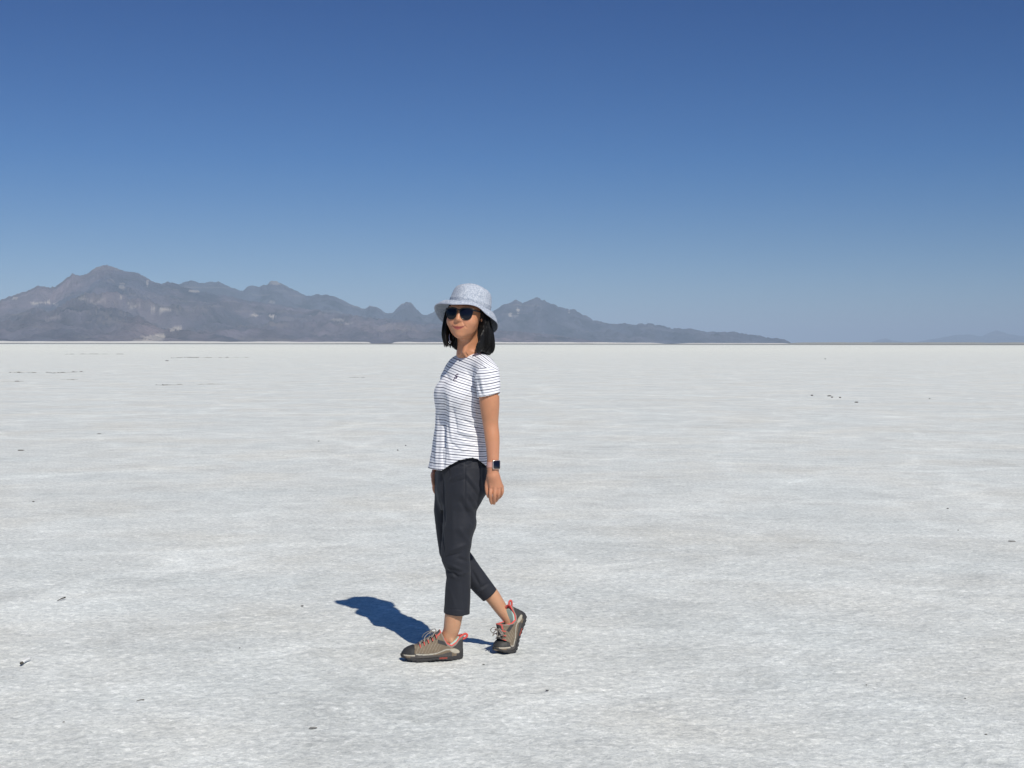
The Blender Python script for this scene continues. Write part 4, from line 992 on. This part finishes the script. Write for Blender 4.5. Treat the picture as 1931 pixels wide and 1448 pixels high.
    for k, xv in enumerate(xs_):
        zt_ = top(xv); yw = .019+.0008*k
        zs_ = zt_-.0065
        for s_ in (-1, 1): ey.append(tube(spline([(xv, s_*(yw-.003), zs_+.006), (xv+.001, s_*(yw+.004), zs_+.0035), (xv-.001, s_*(yw+.010), zs_-.004), (xv-.001, s_*(yw+.012), zs_-.008)], 10), .0023, 6, flat=.6))
        if k < len(xs_)-1:
            x2 = xs_[k+1]; z2 = top(x2)
            for s_ in (-1, 1): lp.append(tube(spline([(xv, s_*yw, zs_+.004), ((xv+x2)/2, 0, (zt_+z2)/2+.0045), (x2, -s_*yw, z2-.002)], 10), .0021, 6))
        lp.append(tube(spline([(xv, -yw, zs_+.004), (xv, 0, zt_+.004), (xv, yw, zs_+.004)], 8), .0021, 6))
    kx, kz = .119, top(.119)+.006
    for s_ in (-1, 1):                                             # bow: two loops and two loose ends
        lp.append(tube(spline([(kx, 0, kz), (kx-.004, s_*.018, kz+.010), (kx+.010, s_*.038, kz+.004), (kx+.018, s_*.036, kz-.014), (kx+.008, s_*.016, kz-.004), (kx, 0, kz)], 26), .0019, 6))
        lp.append(tube(spline([(kx, 0, kz), (kx+.022, s_*.012, kz+.004), (kx+.046, s_*.022, kz-.010), (kx+.055, s_*.030, kz-.028)], 18), .0017, 6))
    Vl, Fl = merge(lp); part('laces', tf(np.array(Vl)), Fl, lacem, up)
    for Ve, Fe in ey: part('lace_loop', tf(np.array(Ve)), Fe, coral, up)
    Vp, Fp = tube(spline([(.010, 0, .092), (-.002, 0, .102), (-.016, 0, .110), (-.025, 0, .104), (-.020, 0, .094), (-.004, 0, .086)], 22), .0030, 6, flat=1.8); part('pull_tab', tf(np.array(Vp)), Fp, coral, up)
    G = Grid((-.01, -.04, .05), (.11, .04, .135), .0025)
    G.cone((.036, 0, .05), (.038, 0, .100), .027, .0265, .005); G.cone((.055, 0, .05), (.052, 0, .09), .028, .027, .01)
    G.d = np.maximum(G.d, G.all_pts()[..., 2]-(.100-.62*np.maximum(G.all_pts()[..., 0]-.012, 0))).astype(np.float32)
    V, F = G.mesh(); part('sock', tf(V), F, sockm, up)
    return up
# near shoe: flat on the ground, toe to the left and a little towards us
def tf_near(V):
    a = R(192.0); hx = P(870.5, 1246.5, 6.29); x_, y_, z_ = np.asarray(V).T
    ca, sa = math.cos(a), math.sin(a)
    pit = R(-.8); x2 = x_*math.cos(pit)-z_*math.sin(pit)*0; z2 = z_
    return np.stack([hx[0]+x2*ca-y_*sa, hx[1]+x2*sa+y_*ca, z2-.001], 1)
def tf_far(V):
    V = np.asarray(V); x_, y_, z_ = V.T; xb, bend = .205, R(63)      # toe on the ground, heel lifted
    Lb = .05; t = np.clip((xb-x_)/Lb, 0, 1)
    ang = bend*t; xr = np.where(x_ > xb, x_-xb, np.where(x_ > xb-Lb, 0, x_-(xb-Lb)))
    rad = Lb/bend
    cx = np.where(x_ > xb, 0, -rad*np.sin(ang)); cz = np.where(x_ > xb, 0, rad*(1-np.cos(ang)))
    X = cx+xr*np.cos(ang)-(-z_*np.sin(ang))*1+0; Z = cz-xr*np.sin(ang)+z_*np.cos(ang)
    a = R(180+44); o_ = P(954, 1232, 6.415); ca, sa = math.cos(a), math.sin(a)
    return np.stack([o_[0]+X*ca-y_*sa, o_[1]+X*sa+y_*ca, Z-.001], 1)
shoe(tf_near, False); shoe(tf_far, True)
